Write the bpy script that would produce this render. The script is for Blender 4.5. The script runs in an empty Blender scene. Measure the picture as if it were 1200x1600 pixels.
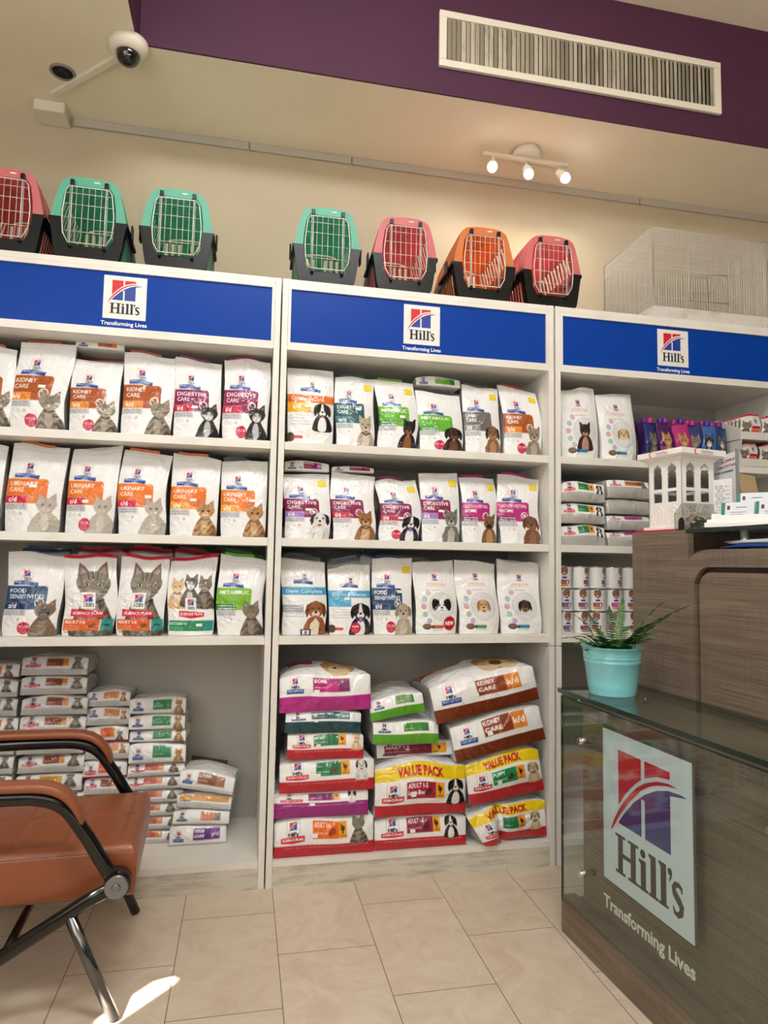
import bpy, bmesh, math, random
import numpy as np
from mathutils import Vector, Matrix, Euler

# ------------------------------------------------------------------ camera, world, lights, exposure
SC = bpy.context.scene
COL = SC.collection
SC.view_settings.view_transform = 'Standard'
SC.view_settings.look = 'None'
SC.view_settings.gamma = 1.0
SC.view_settings.use_curve_mapping = False
SC.view_settings.exposure = -0.42

YAW, PITCH, ROLL, FPX = -0.204709, 0.078011, -0.016906, 1049.5
cam_data = bpy.data.cameras.new('camera')
cam = bpy.data.objects.new('camera', cam_data)
COL.objects.link(cam)
cam_data.sensor_fit = 'VERTICAL'
cam_data.sensor_height = 24.0
cam_data.lens = FPX / 1600.0 * 24.0
cam_data.clip_start = 0.02
Rz = Matrix.Rotation(YAW, 3, 'Z'); Rx = Matrix.Rotation(PITCH, 3, 'X'); Ry = Matrix.Rotation(ROLL, 3, 'Y')
RC = Rz @ Rx @ Ry @ Matrix.Rotation(math.pi / 2, 3, 'X')
cam.matrix_world = Matrix.Translation((-0.102194, -2.253643, 1.037228)) @ RC.to_4x4()
SC.camera = cam

world = bpy.data.worlds.new('world')
SC.world = world
world.use_nodes = True
bg = world.node_tree.nodes['Background']
bg.inputs[0].default_value = (0.80, 0.88, 1.0, 1)
bg.inputs[1].default_value = 0.12

def area(name, loc, target, sx, sy, power, col):
    l = bpy.data.lights.new(name, 'AREA'); l.shape = 'RECTANGLE'; l.size = sx; l.size_y = sy
    l.energy = power; l.color = col
    o = bpy.data.objects.new(name, l); COL.objects.link(o)
    o.location = loc
    o.rotation_euler = (Vector(target) - Vector(loc)).to_track_quat('-Z', 'Y').to_euler()
    return o
area('shopfront_daylight', (-0.9, -4.4, 2.0), (0.2, 0.0, 1.1), 2.6, 1.7, 32, (1.0, 0.985, 0.95))
area('side_window_daylight', (-1.55, -1.9, 1.75), (0.0, -0.2, 1.3), 1.3, 1.6, 32, (0.86, 0.94, 1.0))
area('ceiling_panel_light', (0.0, -1.65, 3.19), (0.15, -0.55, 0.4), 1.5, 0.6, 90, (1.0, 0.995, 0.98))
sun = bpy.data.lights.new('sun', 'SUN'); sun.energy = 60.0; sun.angle = 0.009; sun.color = (1.0, 0.97, 0.9)
so = bpy.data.objects.new('sun', sun); COL.objects.link(so)
SUN_DIR = Vector((0.67, 0.74, -1.3)).normalized()
so.rotation_euler = SUN_DIR.to_track_quat('-Z', 'Y').to_euler()

rng = np.random.RandomState(7)
random.seed(7)

# ------------------------------------------------------------------ colour and material helpers
def s2l(c):
    c = np.asarray(c, float)
    return np.where(c <= 0.04045, c / 12.92, ((c + 0.055) / 1.055) ** 2.4)
def hx(s):
    s = s.lstrip('#')
    return tuple(int(s[i:i+2], 16) / 255 for i in (0, 2, 4))
def lin(s):
    return tuple(float(v) for v in s2l(hx(s))) + (1.0,)

MATS = {}
def mat(name, col='#ffffff', rough=0.5, metal=0.0, coat=0.0, spec=0.5, emit=None, estr=0.0, sheen=0.0):
    if name in MATS: return MATS[name]
    m = bpy.data.materials.new(name); m.use_nodes = True
    b = m.node_tree.nodes['Principled BSDF']
    b.inputs['Base Color'].default_value = lin(col)
    b.inputs['Roughness'].default_value = rough
    b.inputs['Metallic'].default_value = metal
    b.inputs['Coat Weight'].default_value = coat
    b.inputs['Coat Roughness'].default_value = 0.08
    b.inputs['Specular IOR Level'].default_value = spec
    if emit:
        b.inputs['Emission Color'].default_value = lin(emit)
        b.inputs['Emission Strength'].default_value = estr
    MATS[name] = m
    return m
def nodes(m): return m.node_tree.nodes, m.node_tree.links
def add_bump(m, scale=20, dist=0.002, detail=4, strength=0.6, stretch=(1, 1, 1)):
    N, L = nodes(m)
    tc = N.new('ShaderNodeTexCoord'); mp = N.new('ShaderNodeMapping'); mp.inputs['Scale'].default_value = stretch
    nz = N.new('ShaderNodeTexNoise'); nz.inputs['Scale'].default_value = scale; nz.inputs['Detail'].default_value = detail
    bp = N.new('ShaderNodeBump'); bp.inputs['Distance'].default_value = dist; bp.inputs['Strength'].default_value = strength
    L.new(tc.outputs['Object'], mp.inputs['Vector']); L.new(mp.outputs[0], nz.inputs['Vector'])
    L.new(nz.outputs[0], bp.inputs['Height']); L.new(bp.outputs[0], N['Principled BSDF'].inputs['Normal'])
    return m
def add_stain(m, base, dirt, scale=3, lo=0.5, hi=0.75, stretch=(1, 1, 1), detail=6, amount=1.0):
    """mixes a second colour in noise patches"""
    N, L = nodes(m)
    tc = N.new('ShaderNodeTexCoord'); mp = N.new('ShaderNodeMapping'); mp.inputs['Scale'].default_value = stretch
    nz = N.new('ShaderNodeTexNoise'); nz.inputs['Scale'].default_value = scale; nz.inputs['Detail'].default_value = detail
    nz.inputs['Roughness'].default_value = 0.65
    mr = N.new('ShaderNodeMapRange'); mr.inputs['From Min'].default_value = lo; mr.inputs['From Max'].default_value = hi
    mr.inputs['To Max'].default_value = amount
    mx = N.new('ShaderNodeMix'); mx.data_type = 'RGBA'
    mx.inputs['A'].default_value = lin(base); mx.inputs['B'].default_value = lin(dirt)
    L.new(tc.outputs['Object'], mp.inputs['Vector']); L.new(mp.outputs[0], nz.inputs['Vector'])
    L.new(nz.outputs[0], mr.inputs['Value']); L.new(mr.outputs[0], mx.inputs['Factor'])
    L.new(mx.outputs['Result'], N['Principled BSDF'].inputs['Base Color'])
    return m

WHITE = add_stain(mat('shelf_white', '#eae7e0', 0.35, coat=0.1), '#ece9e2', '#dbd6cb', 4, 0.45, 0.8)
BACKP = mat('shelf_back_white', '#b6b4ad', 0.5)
PLINTH = add_stain(mat('worn_white', '#dcd6c8', 0.55), '#d6d0c2', '#857a68', 6, 0.47, 0.74, (1, 1, 7), 8, 0.85)
BLUE = mat('sign_blue', '#083f9f', 0.35, spec=0.15)
PLATE = mat('logo_white', '#eceae6', 0.4)
LRED = mat('logo_red', '#d3222a', 0.4)
LBLUE = mat('logo_blue', '#1f3f9d', 0.4)
LBLACK = mat('logo_black', '#1e1c1c', 0.45)
LWHITE = mat('print_white', '#f2f2f0', 0.4)
WALL = add_stain(mat('wall_paint', '#c4b79e', 0.85), '#c6b9a0', '#bbad92', 1.3, 0.35, 0.8)
CEIL = add_stain(mat('ceiling_paint', '#efe5d0', 0.85), '#f0e7d3', '#e4d8c0', 1.6, 0.4, 0.8)
PURPLE = add_stain(mat('purple_paint', '#481c3b', 0.7), '#431937', '#4c203f', 1.2, 0.3, 0.7)
def plastic(name, col):
    m = mat(name, col, .4); N, L = nodes(m); b = N['Principled BSDF']; out = [n for n in N if n.type == 'OUTPUT_MATERIAL'][0]
    tr = N.new('ShaderNodeBsdfTranslucent'); tr.inputs[0].default_value = lin(col); mx = N.new('ShaderNodeMixShader'); mx.inputs[0].default_value = 0.5
    L.new(b.outputs[0], mx.inputs[1]); L.new(tr.outputs[0], mx.inputs[2]); L.new(mx.outputs[0], out.inputs[0]); return m
CREAM = mat('cream_plastic', '#e3dccb', 0.45)
GREYP = mat('grey_trunking', '#b9b2a6', 0.5)
BLACK = mat('black_plastic', '#0b0c0e', 0.35, spec=0.3)
DARK = mat('dark_void', '#0c0c0d', 0.7)
WIRE = mat('white_wire', '#d0cec8', 0.35, metal=0.2)
CHROME = mat('chrome', '#d8d8d8', 0.12, metal=1.0)
BTUBE = mat('black_steel', '#080808', 0.2, metal=0.2, coat=0.4)
DCHROME = mat('dark_chrome', '#77787c', 0.16, metal=1.0)
LEATHER = add_bump(mat('tan_leather', '#91502f', 0.38, coat=0.15), 160, 0.0012, 3, 0.35)
POTB = mat('turquoise_enamel', '#8ce0ec', 0.16, coat=0.6)
SOIL = mat('soil', '#2b2018', 0.9)
STICK = mat('sticker_white', '#efeeea', 0.5)
YSTICK = mat('sticker_yellow', '#ecd22a', 0.45)
TEAL = mat('card_green', '#17806b', 0.5)
PAPERW = mat('paper_white', '#f0efec', 0.6)
CARD = mat('display_cardboard', '#dcd9d2', 0.6)
KRAFT = mat('kraft_paper', '#c7ab86', 0.75)

def film_material():
    m = bpy.data.materials.new('printed_film'); m.use_nodes = True
    N, L = nodes(m); b = N['Principled BSDF']
    at = N.new('ShaderNodeAttribute'); at.attribute_name = 'Col'
    L.new(at.outputs['Color'], b.inputs['Base Color'])
    b.inputs['Roughness'].default_value = 0.25; b.inputs['Specular IOR Level'].default_value = 0.4
    b.inputs['Coat Weight'].default_value = 0.3; b.inputs['Coat Roughness'].default_value = 0.07
    tc = N.new('ShaderNodeTexCoord')
    nz = N.new('ShaderNodeTexNoise'); nz.inputs['Scale'].default_value = 16; nz.inputs['Detail'].default_value = 3
    nz.inputs['Distortion'].default_value = 1.2
    bp = N.new('ShaderNodeBump'); bp.inputs['Distance'].default_value = 0.02; bp.inputs['Strength'].default_value = 0.6
    L.new(tc.outputs['Object'], nz.inputs['Vector']); L.new(nz.outputs[0], bp.inputs['Height'])
    L.new(bp.outputs[0], b.inputs['Normal']); L.new(bp.outputs[0], b.inputs['Coat Normal'])
    return m
FILM = film_material()
def label_material():
    m = bpy.data.materials.new('printed_label'); m.use_nodes = True
    N, L = nodes(m); b = N['Principled BSDF']
    at = N.new('ShaderNodeAttribute'); at.attribute_name = 'Col'
    L.new(at.outputs['Color'], b.inputs['Base Color']); b.inputs['Roughness'].default_value = 0.35
    return m
PRINT = label_material()

def floor_material():
    m = bpy.data.materials.new('travertine_tiles'); m.use_nodes = True
    N, L = nodes(m); b = N['Principled BSDF']
    tc = N.new('ShaderNodeTexCoord'); sp = N.new('ShaderNodeSeparateXYZ'); cb = N.new('ShaderNodeCombineXYZ')
    ax = N.new('ShaderNodeMath'); ax.operation = 'ADD'; ax.inputs[1].default_value = -0.022 + 2.64
    ay = N.new('ShaderNodeMath'); ay.operation = 'ADD'; ay.inputs[1].default_value = 0.15 + 4.4
    L.new(tc.outputs['Object'], sp.inputs[0]); L.new(sp.outputs[0], ax.inputs[0]); L.new(sp.outputs[1], ay.inputs[0])
    L.new(ay.outputs[0], cb.inputs[0]); L.new(ax.outputs[0], cb.inputs[1])
    br = N.new('ShaderNodeTexBrick'); br.offset = 0.5; br.offset_frequency = 2
    br.inputs['Scale'].default_value = 1; br.inputs['Brick Width'].default_value = 0.44; br.inputs['Row Height'].default_value = 0.264
    br.inputs['Mortar Size'].default_value = 0.0011; br.inputs['Mortar Smooth'].default_value = 0.1
    br.inputs['Color1'].default_value = lin('#ddd1be'); br.inputs['Color2'].default_value = lin('#d4c6b1'); br.inputs['Mortar'].default_value = lin('#5d5145')
    L.new(cb.outputs[0], br.inputs['Vector'])
    n1 = N.new('ShaderNodeTexNoise'); n1.inputs['Scale'].default_value = 7; n1.inputs['Detail'].default_value = 8; n1.inputs['Roughness'].default_value = 0.7; n1.inputs['Distortion'].default_value = 1.5
    L.new(tc.outputs['Object'], n1.inputs['Vector'])
    r1 = N.new('ShaderNodeMapRange'); r1.inputs['From Min'].default_value = 0.4; r1.inputs['From Max'].default_value = 0.7; r1.inputs['To Max'].default_value = 0.8
    L.new(n1.outputs[0], r1.inputs['Value'])
    mx = N.new('ShaderNodeMix'); mx.data_type = 'RGBA'; mx.inputs['B'].default_value = lin('#c9b29a')
    L.new(r1.outputs[0], mx.inputs['Factor']); L.new(br.outputs['Color'], mx.inputs['A'])
    n2 = N.new('ShaderNodeTexNoise'); n2.inputs['Scale'].default_value = 34; n2.inputs['Detail'].default_value = 6; n2.inputs['Roughness'].default_value = 0.7
    mp = N.new('ShaderNodeMapping'); mp.inputs['Scale'].default_value = (1, 2.4, 1)
    L.new(tc.outputs['Object'], mp.inputs[0]); L.new(mp.outputs[0], n2.inputs['Vector'])
    r2 = N.new('ShaderNodeMapRange'); r2.inputs['From Min'].default_value = 0.62; r2.inputs['From Max'].default_value = 0.78; r2.inputs['To Max'].default_value = 0.6
    L.new(n2.outputs[0], r2.inputs['Value'])
    m2 = N.new('ShaderNodeMix'); m2.data_type = 'RGBA'; m2.inputs['B'].default_value = lin('#7d6a55')
    L.new(r2.outputs[0], m2.inputs['Factor']); L.new(mx.outputs['Result'], m2.inputs['A'])
    # keep the joints dark
    m3 = N.new('ShaderNodeMix'); m3.data_type = 'RGBA'; m3.inputs['B'].default_value = lin('#5d5145')
    L.new(br.outputs['Fac'], m3.inputs['Factor']); L.new(m2.outputs['Result'], m3.inputs['A'])
    L.new(m3.outputs['Result'], b.inputs['Base Color'])
    b.inputs['Roughness'].default_value = 0.3
    b.inputs['Coat Weight'].default_value = 0.15
    bp = N.new('ShaderNodeBump'); bp.inputs['Distance'].default_value = 0.001; bp.inputs['Strength'].default_value = 0.3; bp.invert = True
    L.new(br.outputs['Fac'], bp.inputs['Height']); L.new(bp.outputs[0], b.inputs['Normal'])
    return m
FLOOR = floor_material()

def wood_material(name, c1, c2, c3):
    m = bpy.data.materials.new(name); m.use_nodes = True
    N, L = nodes(m); b = N['Principled BSDF']
    tc = N.new('ShaderNodeTexCoord')
    def nz(scale, st, detail=5, dist=0.0):
        mp = N.new('ShaderNodeMapping'); mp.inputs['Scale'].default_value = st
        n = N.new('ShaderNodeTexNoise'); n.inputs['Scale'].default_value = scale; n.inputs['Detail'].default_value = detail; n.inputs['Distortion'].default_value = dist
        L.new(tc.outputs['Object'], mp.inputs[0]); L.new(mp.outputs[0], n.inputs['Vector']); return n
    a = nz(9, (0.35, 0.35, 5.0), 8, 0.6); c = nz(60, (0.06, 0.06, 6.0), 4); d = nz(60, (7.0, 7.0, 0.12), 3)
    r = N.new('ShaderNodeMapRange'); r.inputs['From Min'].default_value = 0.35; r.inputs['From Max'].default_value = 0.68
    L.new(a.outputs[0], r.inputs['Value'])
    mx = N.new('ShaderNodeMix'); mx.data_type = 'RGBA'; mx.inputs['A'].default_value = lin(c1); mx.inputs['B'].default_value = lin(c2)
    L.new(r.outputs[0], mx.inputs['Factor'])
    r2 = N.new('ShaderNodeMapRange'); r2.inputs['From Min'].default_value = 0.5; r2.inputs['From Max'].default_value = 0.66; r2.inputs['To Max'].default_value = 0.75
    L.new(c.outputs[0], r2.inputs['Value'])
    m2 = N.new('ShaderNodeMix'); m2.data_type = 'RGBA'; m2.inputs['B'].default_value = lin(c3)
    L.new(r2.outputs[0], m2.inputs['Factor']); L.new(mx.outputs['Result'], m2.inputs['A'])
    r3 = N.new('ShaderNodeMapRange'); r3.inputs['From Min'].default_value = 0.54; r3.inputs['From Max'].default_value = 0.68; r3.inputs['To Max'].default_value = 0.45
    L.new(d.outputs[0], r3.inputs['Value'])
    m3 = N.new('ShaderNodeMix'); m3.data_type = 'RGBA'; m3.inputs['B'].default_value = lin(c3)
    L.new(r3.outputs[0], m3.inputs['Factor']); L.new(m2.outputs['Result'], m3.inputs['A'])
    L.new(m3.outputs['Result'], b.inputs['Base Color'])
    b.inputs['Roughness'].default_value = 0.5
    return m
WOOD = wood_material('grey_brown_laminate', '#877766', '#716152', '#52463c')
WOOD_SHADE = wood_material('shade_dark_laminate', '#3c2c21', '#32241a', '#251a13')  # same laminate with the shade under the counter glass put into its colour

def glass_material(name, tint, edge=False):
    m = bpy.data.materials.new(name); m.use_nodes = True
    N, L = nodes(m)
    for n in list(N):
        if n.type != 'OUTPUT_MATERIAL': N.remove(n)
    out = [n for n in N if n.type == 'OUTPUT_MATERIAL'][0]
    tr = N.new('ShaderNodeBsdfTransparent'); tr.inputs[0].default_value = lin(tint)
    gl = N.new('ShaderNodeBsdfGlossy'); gl.inputs['Roughness'].default_value = 0.0
    ge = N.new('ShaderNodeNewGeometry'); dt = N.new('ShaderNodeVectorMath'); dt.operation = 'DOT_PRODUCT'
    L.new(ge.outputs['Normal'], dt.inputs[0]); L.new(ge.outputs['Incoming'], dt.inputs[1])
    def mth(op, a, b=None):
        n = N.new('ShaderNodeMath'); n.operation = op
        for i, q in enumerate((a, b)):
            if q is None: continue
            if isinstance(q, (int, float)): n.inputs[i].default_value = q
            else: L.new(q, n.inputs[i])
        return n.outputs[0]
    k = mth('ABSOLUTE', dt.outputs['Value']); k = mth('SUBTRACT', 1.0, k); k = mth('POWER', k, 5.0); k = mth('MULTIPLY', k, 0.945); k = mth('ADD', k, 0.055)
    mx = N.new('ShaderNodeMixShader')
    L.new(k, mx.inputs[0]); L.new(tr.outputs[0], mx.inputs[1]); L.new(gl.outputs[0], mx.inputs[2])
    L.new(mx.outputs[0], out.inputs[0])
    return m
GLASS = glass_material('clear_glass', '#f5faf8')
ACRYL = glass_material('clear_acrylic', '#f4f4f2')
GEDGE = mat('glass_edge_green', '#05271d', 0.15, coat=0.3)

# ------------------------------------------------------------------ mesh helpers
class MB:
    def __init__(s): s.v = []; s.f = []; s.m = []; s.sm = []
    def add(s, vs, fs, mi=0, smooth=False):
        o = len(s.v); s.v += [tuple(map(float, p)) for p in vs]
        for f in fs: s.f.append(tuple(i + o for i in f)); s.m.append(mi); s.sm.append(smooth)
        return s
    def box(s, x0, x1, y0, y1, z0, z1, mi=0):
        vs = [(x0,y0,z0),(x1,y0,z0),(x1,y1,z0),(x0,y1,z0),(x0,y0,z1),(x1,y0,z1),(x1,y1,z1),(x0,y1,z1)]
        return s.add(vs, [(0,3,2,1),(4,5,6,7),(0,1,5,4),(1,2,6,5),(2,3,7,6),(3,0,4,7)], mi)
    def tube(s, pts, r, n=8, mi=0, closed=False, cap=True):
        P = [Vector(p) for p in pts]; k = len(P)
        if not hasattr(r, '__len__'): r = [r] * k
        vs = []; up = None
        for i in range(k):
            if closed: t = (P[(i+1) % k] - P[i-1])
            else: t = P[min(i+1, k-1)] - P[max(i-1, 0)]
            t.normalize()
            if up is None:
                up = Vector((0, 0, 1)) if abs(t.z) < 0.9 else Vector((1, 0, 0))
            a = t.cross(up)
            if a.length < 1e-6: a = t.orthogonal()
            a.normalize(); b = a.cross(t).normalized(); up = b
            for j in range(n):
                q = 2 * math.pi * (j + .5) / n
                vs.append(P[i] + (a * math.cos(q) + b * math.sin(q)) * r[i])
        fs = []
        for i in range(k if closed else k - 1):
            for j in range(n):
                i2 = (i + 1) % k
                fs.append((i*n+j, i*n+(j+1) % n, i2*n+(j+1) % n, i2*n+j))
        s.add(vs, fs, mi, True)
        if cap and not closed:
            o = len(s.v) - k * n
            s.f.append(tuple(o + j for j in range(n))[::-1]); s.m.append(mi); s.sm.append(False)
            s.f.append(tuple(o + (k-1)*n + j for j in range(n))); s.m.append(mi); s.sm.append(False)
        return s
    def lathe(s, prof, n=24, mi=0, c=(0, 0, 0), smooth=True):
        vs = []; k = len(prof)
        for r, z in prof:
            for j in range(n):
                q = 2 * math.pi * j / n
                vs.append((c[0] + r*math.cos(q), c[1] + r*math.sin(q), c[2] + z))
        fs = [(i*n+j, i*n+(j+1) % n, (i+1)*n+(j+1) % n, (i+1)*n+j) for i in range(k-1) for j in range(n)]
        s.add(vs, fs, mi, smooth)
        o = len(s.v) - k*n
        if prof[0][0] > 1e-5: s.f.append(tuple(o + j for j in range(n))[::-1]); s.m.append(mi); s.sm.append(False)
        if prof[-1][0] > 1e-5: s.f.append(tuple(o + (k-1)*n + j for j in range(n))); s.m.append(mi); s.sm.append(False)
        return s
    def sphere(s, c, r, n=12, mi=0, sc=(1, 1, 1), m=8):
        prof = [(math.sin(math.pi*i/m), -math.cos(math.pi*i/m)) for i in range(m+1)]
        vs = []
        for a, z in prof:
            for j in range(n):
                q = 2*math.pi*j/n
                vs.append((c[0]+r*sc[0]*a*math.cos(q), c[1]+r*sc[1]*a*math.sin(q), c[2]+r*sc[2]*z))
        fs = [(i*n+j, i*n+(j+1) % n, (i+1)*n+(j+1) % n, (i+1)*n+j) for i in range(m) for j in range(n)]
        return s.add(vs, fs, mi, True)
    def xform(s, M, start=0):
        s.v[start:] = [tuple(M @ Vector(p)) for p in s.v[start:]]; return s
    def build(s, name, mats, parent=None, loc=None, bevel=0, segs=2, solid=0, rot=None):
        me = bpy.data.meshes.new(name)
        me.from_pydata(s.v, [], s.f)
        if not isinstance(mats, (list, tuple)): mats = [mats]
        for m in mats: me.materials.append(m)
        me.polygons.foreach_set('material_index', s.m)
        me.polygons.foreach_set('use_smooth', s.sm)
        me.update()
        o = bpy.data.objects.new(name, me); COL.objects.link(o)
        if parent is not None: o.parent = parent
        if loc is not None: o.location = loc
        if rot is not None: o.rotation_euler = rot
        if solid:
            md = o.modifiers.new('solid', 'SOLIDIFY'); md.thickness = solid; md.offset = 0
        if bevel:
            md = o.modifiers.new('bevel', 'BEVEL'); md.width = bevel; md.segments = segs; md.limit_method = 'ANGLE'; md.angle_limit = 0.6
        return o

def tag(o, label=None, cat=None, group=None, kind=None):
    if label: o['label'] = label
    if cat: o['category'] = cat
    if group: o['group'] = group
    if kind: o['kind'] = kind
    return o
def empty(name, loc=(0, 0, 0), rz=0.0):
    o = bpy.data.objects.new(name, None); COL.objects.link(o)
    o.empty_display_size = 0.05
    o.location = loc; o.rotation_euler = (0, 0, rz)
    return o
def kids(o): return [c for c in COL.objects if c.parent == o]
def copy_tree(o, parent=None):
    c = o.copy(); COL.objects.link(c)
    if parent is not None: c.parent = parent
    for ch in kids(o): copy_tree(ch, c)
    return c
def bezier(p0, p1, p2, p3, n=8):
    out = []
    for i in range(n+1):
        t = i / n; a = (1-t)**3; b = 3*(1-t)**2*t; c = 3*(1-t)*t*t; d = t**3
        out.append(tuple(a*p0[k]+b*p1[k]+c*p2[k]+d*p3[k] for k in range(len(p0))))
    return out

# flat plates with holes, via a filled 2D curve
def plate_geo(loops, thick):
    cu = bpy.data.curves.new('tmp', 'CURVE'); cu.dimensions = '2D'; cu.fill_mode = 'BOTH'; cu.extrude = thick / 2
    for lp in loops:
        sp = cu.splines.new('POLY'); sp.points.add(len(lp) - 1)
        for p, q in zip(sp.points, lp): p.co = (q[0], q[1], 0, 1)
        sp.use_cyclic_u = True
    o = bpy.data.objects.new('tmp', cu); COL.objects.link(o)
    dg = bpy.context.evaluated_depsgraph_get(); dg.update()
    me = o.evaluated_get(dg).to_mesh()
    vs = [tuple(v.co) for v in me.vertices]; fs = [tuple(p.vertices) for p in me.polygons]
    o.evaluated_get(dg).to_mesh_clear()
    bpy.data.objects.remove(o); bpy.data.curves.remove(cu)
    return vs, fs
_TXT = {}
def text_geo(body, bold=0.0, spacing=1.0, thick=0.0):
    key = (body, bold, spacing, thick)
    if key in _TXT: return _TXT[key]
    cu = bpy.data.curves.new('tmp', 'FONT'); cu.body = body; cu.size = 1.0; cu.offset = bold; cu.resolution_u = 2
    cu.space_character = spacing; cu.extrude = thick / 2
    o = bpy.data.objects.new('tmp', cu); COL.objects.link(o)
    dg = bpy.context.evaluated_depsgraph_get(); dg.update()
    me = o.evaluated_get(dg).to_mesh()
    me.calc_loop_triangles()
    V = np.array([tuple(v.co) for v in me.vertices]).reshape(-1, 3)
    F = [tuple(t.vertices) for t in me.loop_triangles]
    o.evaluated_get(dg).to_mesh_clear()
    bpy.data.objects.remove(o); bpy.data.curves.remove(cu)
    if len(V):
        V[:, 0] -= V[:, 0].min()
    _TXT[key] = (V, F)
    return _TXT[key]

# ------------------------------------------------------------------ the emblem, in plate coordinates (0..1, v downwards)
def rectp(a, b, c, d): return [(a, b), (c, b), (c, d), (a, d)]
def circ(cx, cy, rx, ry, n=14): return [(cx + rx*math.cos(2*math.pi*i/n), cy + ry*math.sin(2*math.pi*i/n)) for i in range(n)]
def stroke(pts, w):
    L = []; R = []
    w = w if hasattr(w, '__len__') else [w]*len(pts)
    for i, p in enumerate(pts):
        a = pts[max(i-1, 0)]; b = pts[min(i+1, len(pts)-1)]
        tx, ty = b[0]-a[0], b[1]-a[1]; l = math.hypot(tx, ty) or 1
        nx, ny = -ty/l*w[i]/2, tx/l*w[i]/2
        L.append((p[0]+nx, p[1]+ny)); R.append((p[0]-nx, p[1]-ny))
    return L + R[::-1]
LOGO = [
 ('R', [(.2,.105),(.478,.105),(.478,.232),(.411,.274),(.342,.327),(.271,.391),(.204,.466)]),
 ('R', [(.518,.104),(.79,.104),(.79,.148),(.65,.167),(.518,.21)]),
 ('R', [(.099,.657),(.149,.568),(.211,.486),(.275,.42),(.342,.357),(.434,.288),(.522,.24),(.65,.194),(.771,.175),(.867,.18),(.751,.195),(.65,.219),(.566,.25),(.479,.297),(.342,.406),(.223,.522),(.111,.653)]),
 ('B', [(.2,.583),(.79,.583),(.79,.242),(.867,.228),(.96,.211),(.886,.207),(.771,.217),(.65,.25),(.522,.309),(.389,.397),(.271,.502),(.205,.572)]),
 ('W', rectp(.478,.35,.518,.59)),
]
def _letters():
    P = []
    T, X, B = .655, .722, .905
    for x in (.19, .345):
        P.append(rectp(x, T, x+.06, B)); P.append(rectp(x-.032, T, x+.092, T+.018)); P.append(rectp(x-.032, B-.018, x+.092, B))
    P.append(rectp(.25, .765, .345, .793))
    P.append(circ(.487, .682, .03, .026)); P.append(rectp(.462, X, .52, B)); P.append(rectp(.44, B-.018, .542, B)); P.append([(.44, X), (.462, X), (.462, X+.03), (.44, X+.014)])
    for x in (.572, .68):
        P.append(rectp(x, T, x+.058, B)); P.append(rectp(x-.022, B-.018, x+.08, B)); P.append([(x-.022, T), (x, T), (x, T+.03), (x-.022, T+.014)])
    P.append(circ(.775, .682, .022, .022)); P.append([(.797, .68), (.79, .715), (.768, .742), (.764, .736), (.775, .712), (.776, .69)])
    P.append(stroke([(.893,.765),(.888,.738),(.862,.727),(.83,.733),(.812,.757),(.822,.787),(.858,.812),(.888,.84),(.884,.877),(.852,.9),(.818,.893),(.806,.862)],
                    [.012,.026,.03,.036,.042,.05,.052,.05,.042,.034,.026,.012]))
    return P
LETTERS = _letters()
def logo_parts(mb, P, mis):
    """P maps (u, v, lift) to a point; mis = material indices for R, B, W, K"""
    lift = {'R': 1, 'B': 1, 'W': 1.6}
    for k, poly in LOGO:
        vs, fs = plate_geo([poly], 0.0)
        mb.add([P(x, y, lift[k]) for x, y, _ in vs], fs, mis[k])
    for poly in LETTERS:
        vs, fs = plate_geo([poly], 0.0)
        mb.add([P(x, y, 1) for x, y, _ in vs], fs, mis['K'])
def text_into(mb, body, P, width=None, height=None, bold=0.02, mi=0, spacing=1.0):
    """lettering mapped by P(x, y) with x along, y up, fitted into a width or cap height"""
    V, F = text_geo(body, bold, spacing)
    w = V[:, 0].max(); k = width / w if width else height / 0.73
    mb.add([P(a*k, b*k) for a, b, _ in V], F, mi)
    return w * k
# ------------------------------------------------------------------ the room
ZS = 2.735          # low ceiling
YF = -0.03          # purple fascia plane
ZH = 3.235          # high ceiling
def struct(name, mb, m, **k):
    o = mb.build(name, m, **k); o['kind'] = 'structure'; return o
struct('floor', MB().box(-1.7, 3.4, -6.0, 0.5, -0.1, 0.0), FLOOR)
struct('wall_back', MB().box(-1.7, 3.4, 0.42, 0.52, 0, 3.5), WALL)
# left wall with a narrow gap that lets a sliver of sun on to the floor
pc = Vector((-0.30, -0.485, 0.0)); tS = (pc.x + 1.6) / SUN_DIR.x
hit = pc - SUN_DIR * tS
gy0, gy1 = hit.y - 0.026 - 0.11, hit.y + 0.026
gz0, gz1 = hit.z - 0.17, hit.z + 0.12 + 0.194
w = MB()
w.box(-1.7, -1.6, gy1, 0.42, 0, 3.5); w.box(-1.7, -1.6, -6.0, gy0, 0, 3.5)
w.box(-1.7, -1.6, gy0, gy1, 0, gz0); w.box(-1.7, -1.6, gy0, gy1, gz1, 3.5)
struct('wall_left', w, WALL)
c = MB()
c.box(-1.6, 3.4, YF, 0.42, ZS, ZS + 0.06)                   # strip along the back wall
c.box(-1.6, -0.501, -6.0, YF, ZS, ZS + 0.06)                # left part
struct('ceiling', c, CEIL)
f = MB()
f.box(-0.5, 3.4, YF - 0.008, YF - 0.0005, ZS + 0.001, ZH - 0.001); f.box(-0.5005, -0.493, -6.0, YF - 0.0085, ZS + 0.001, ZH - 0.001)
struct('trim_1', f, PURPLE)
struct('ceiling', MB().box(-0.52, 3.4, -6.0, YF + 0.02, ZH, ZH + 0.06), CEIL)

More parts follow.
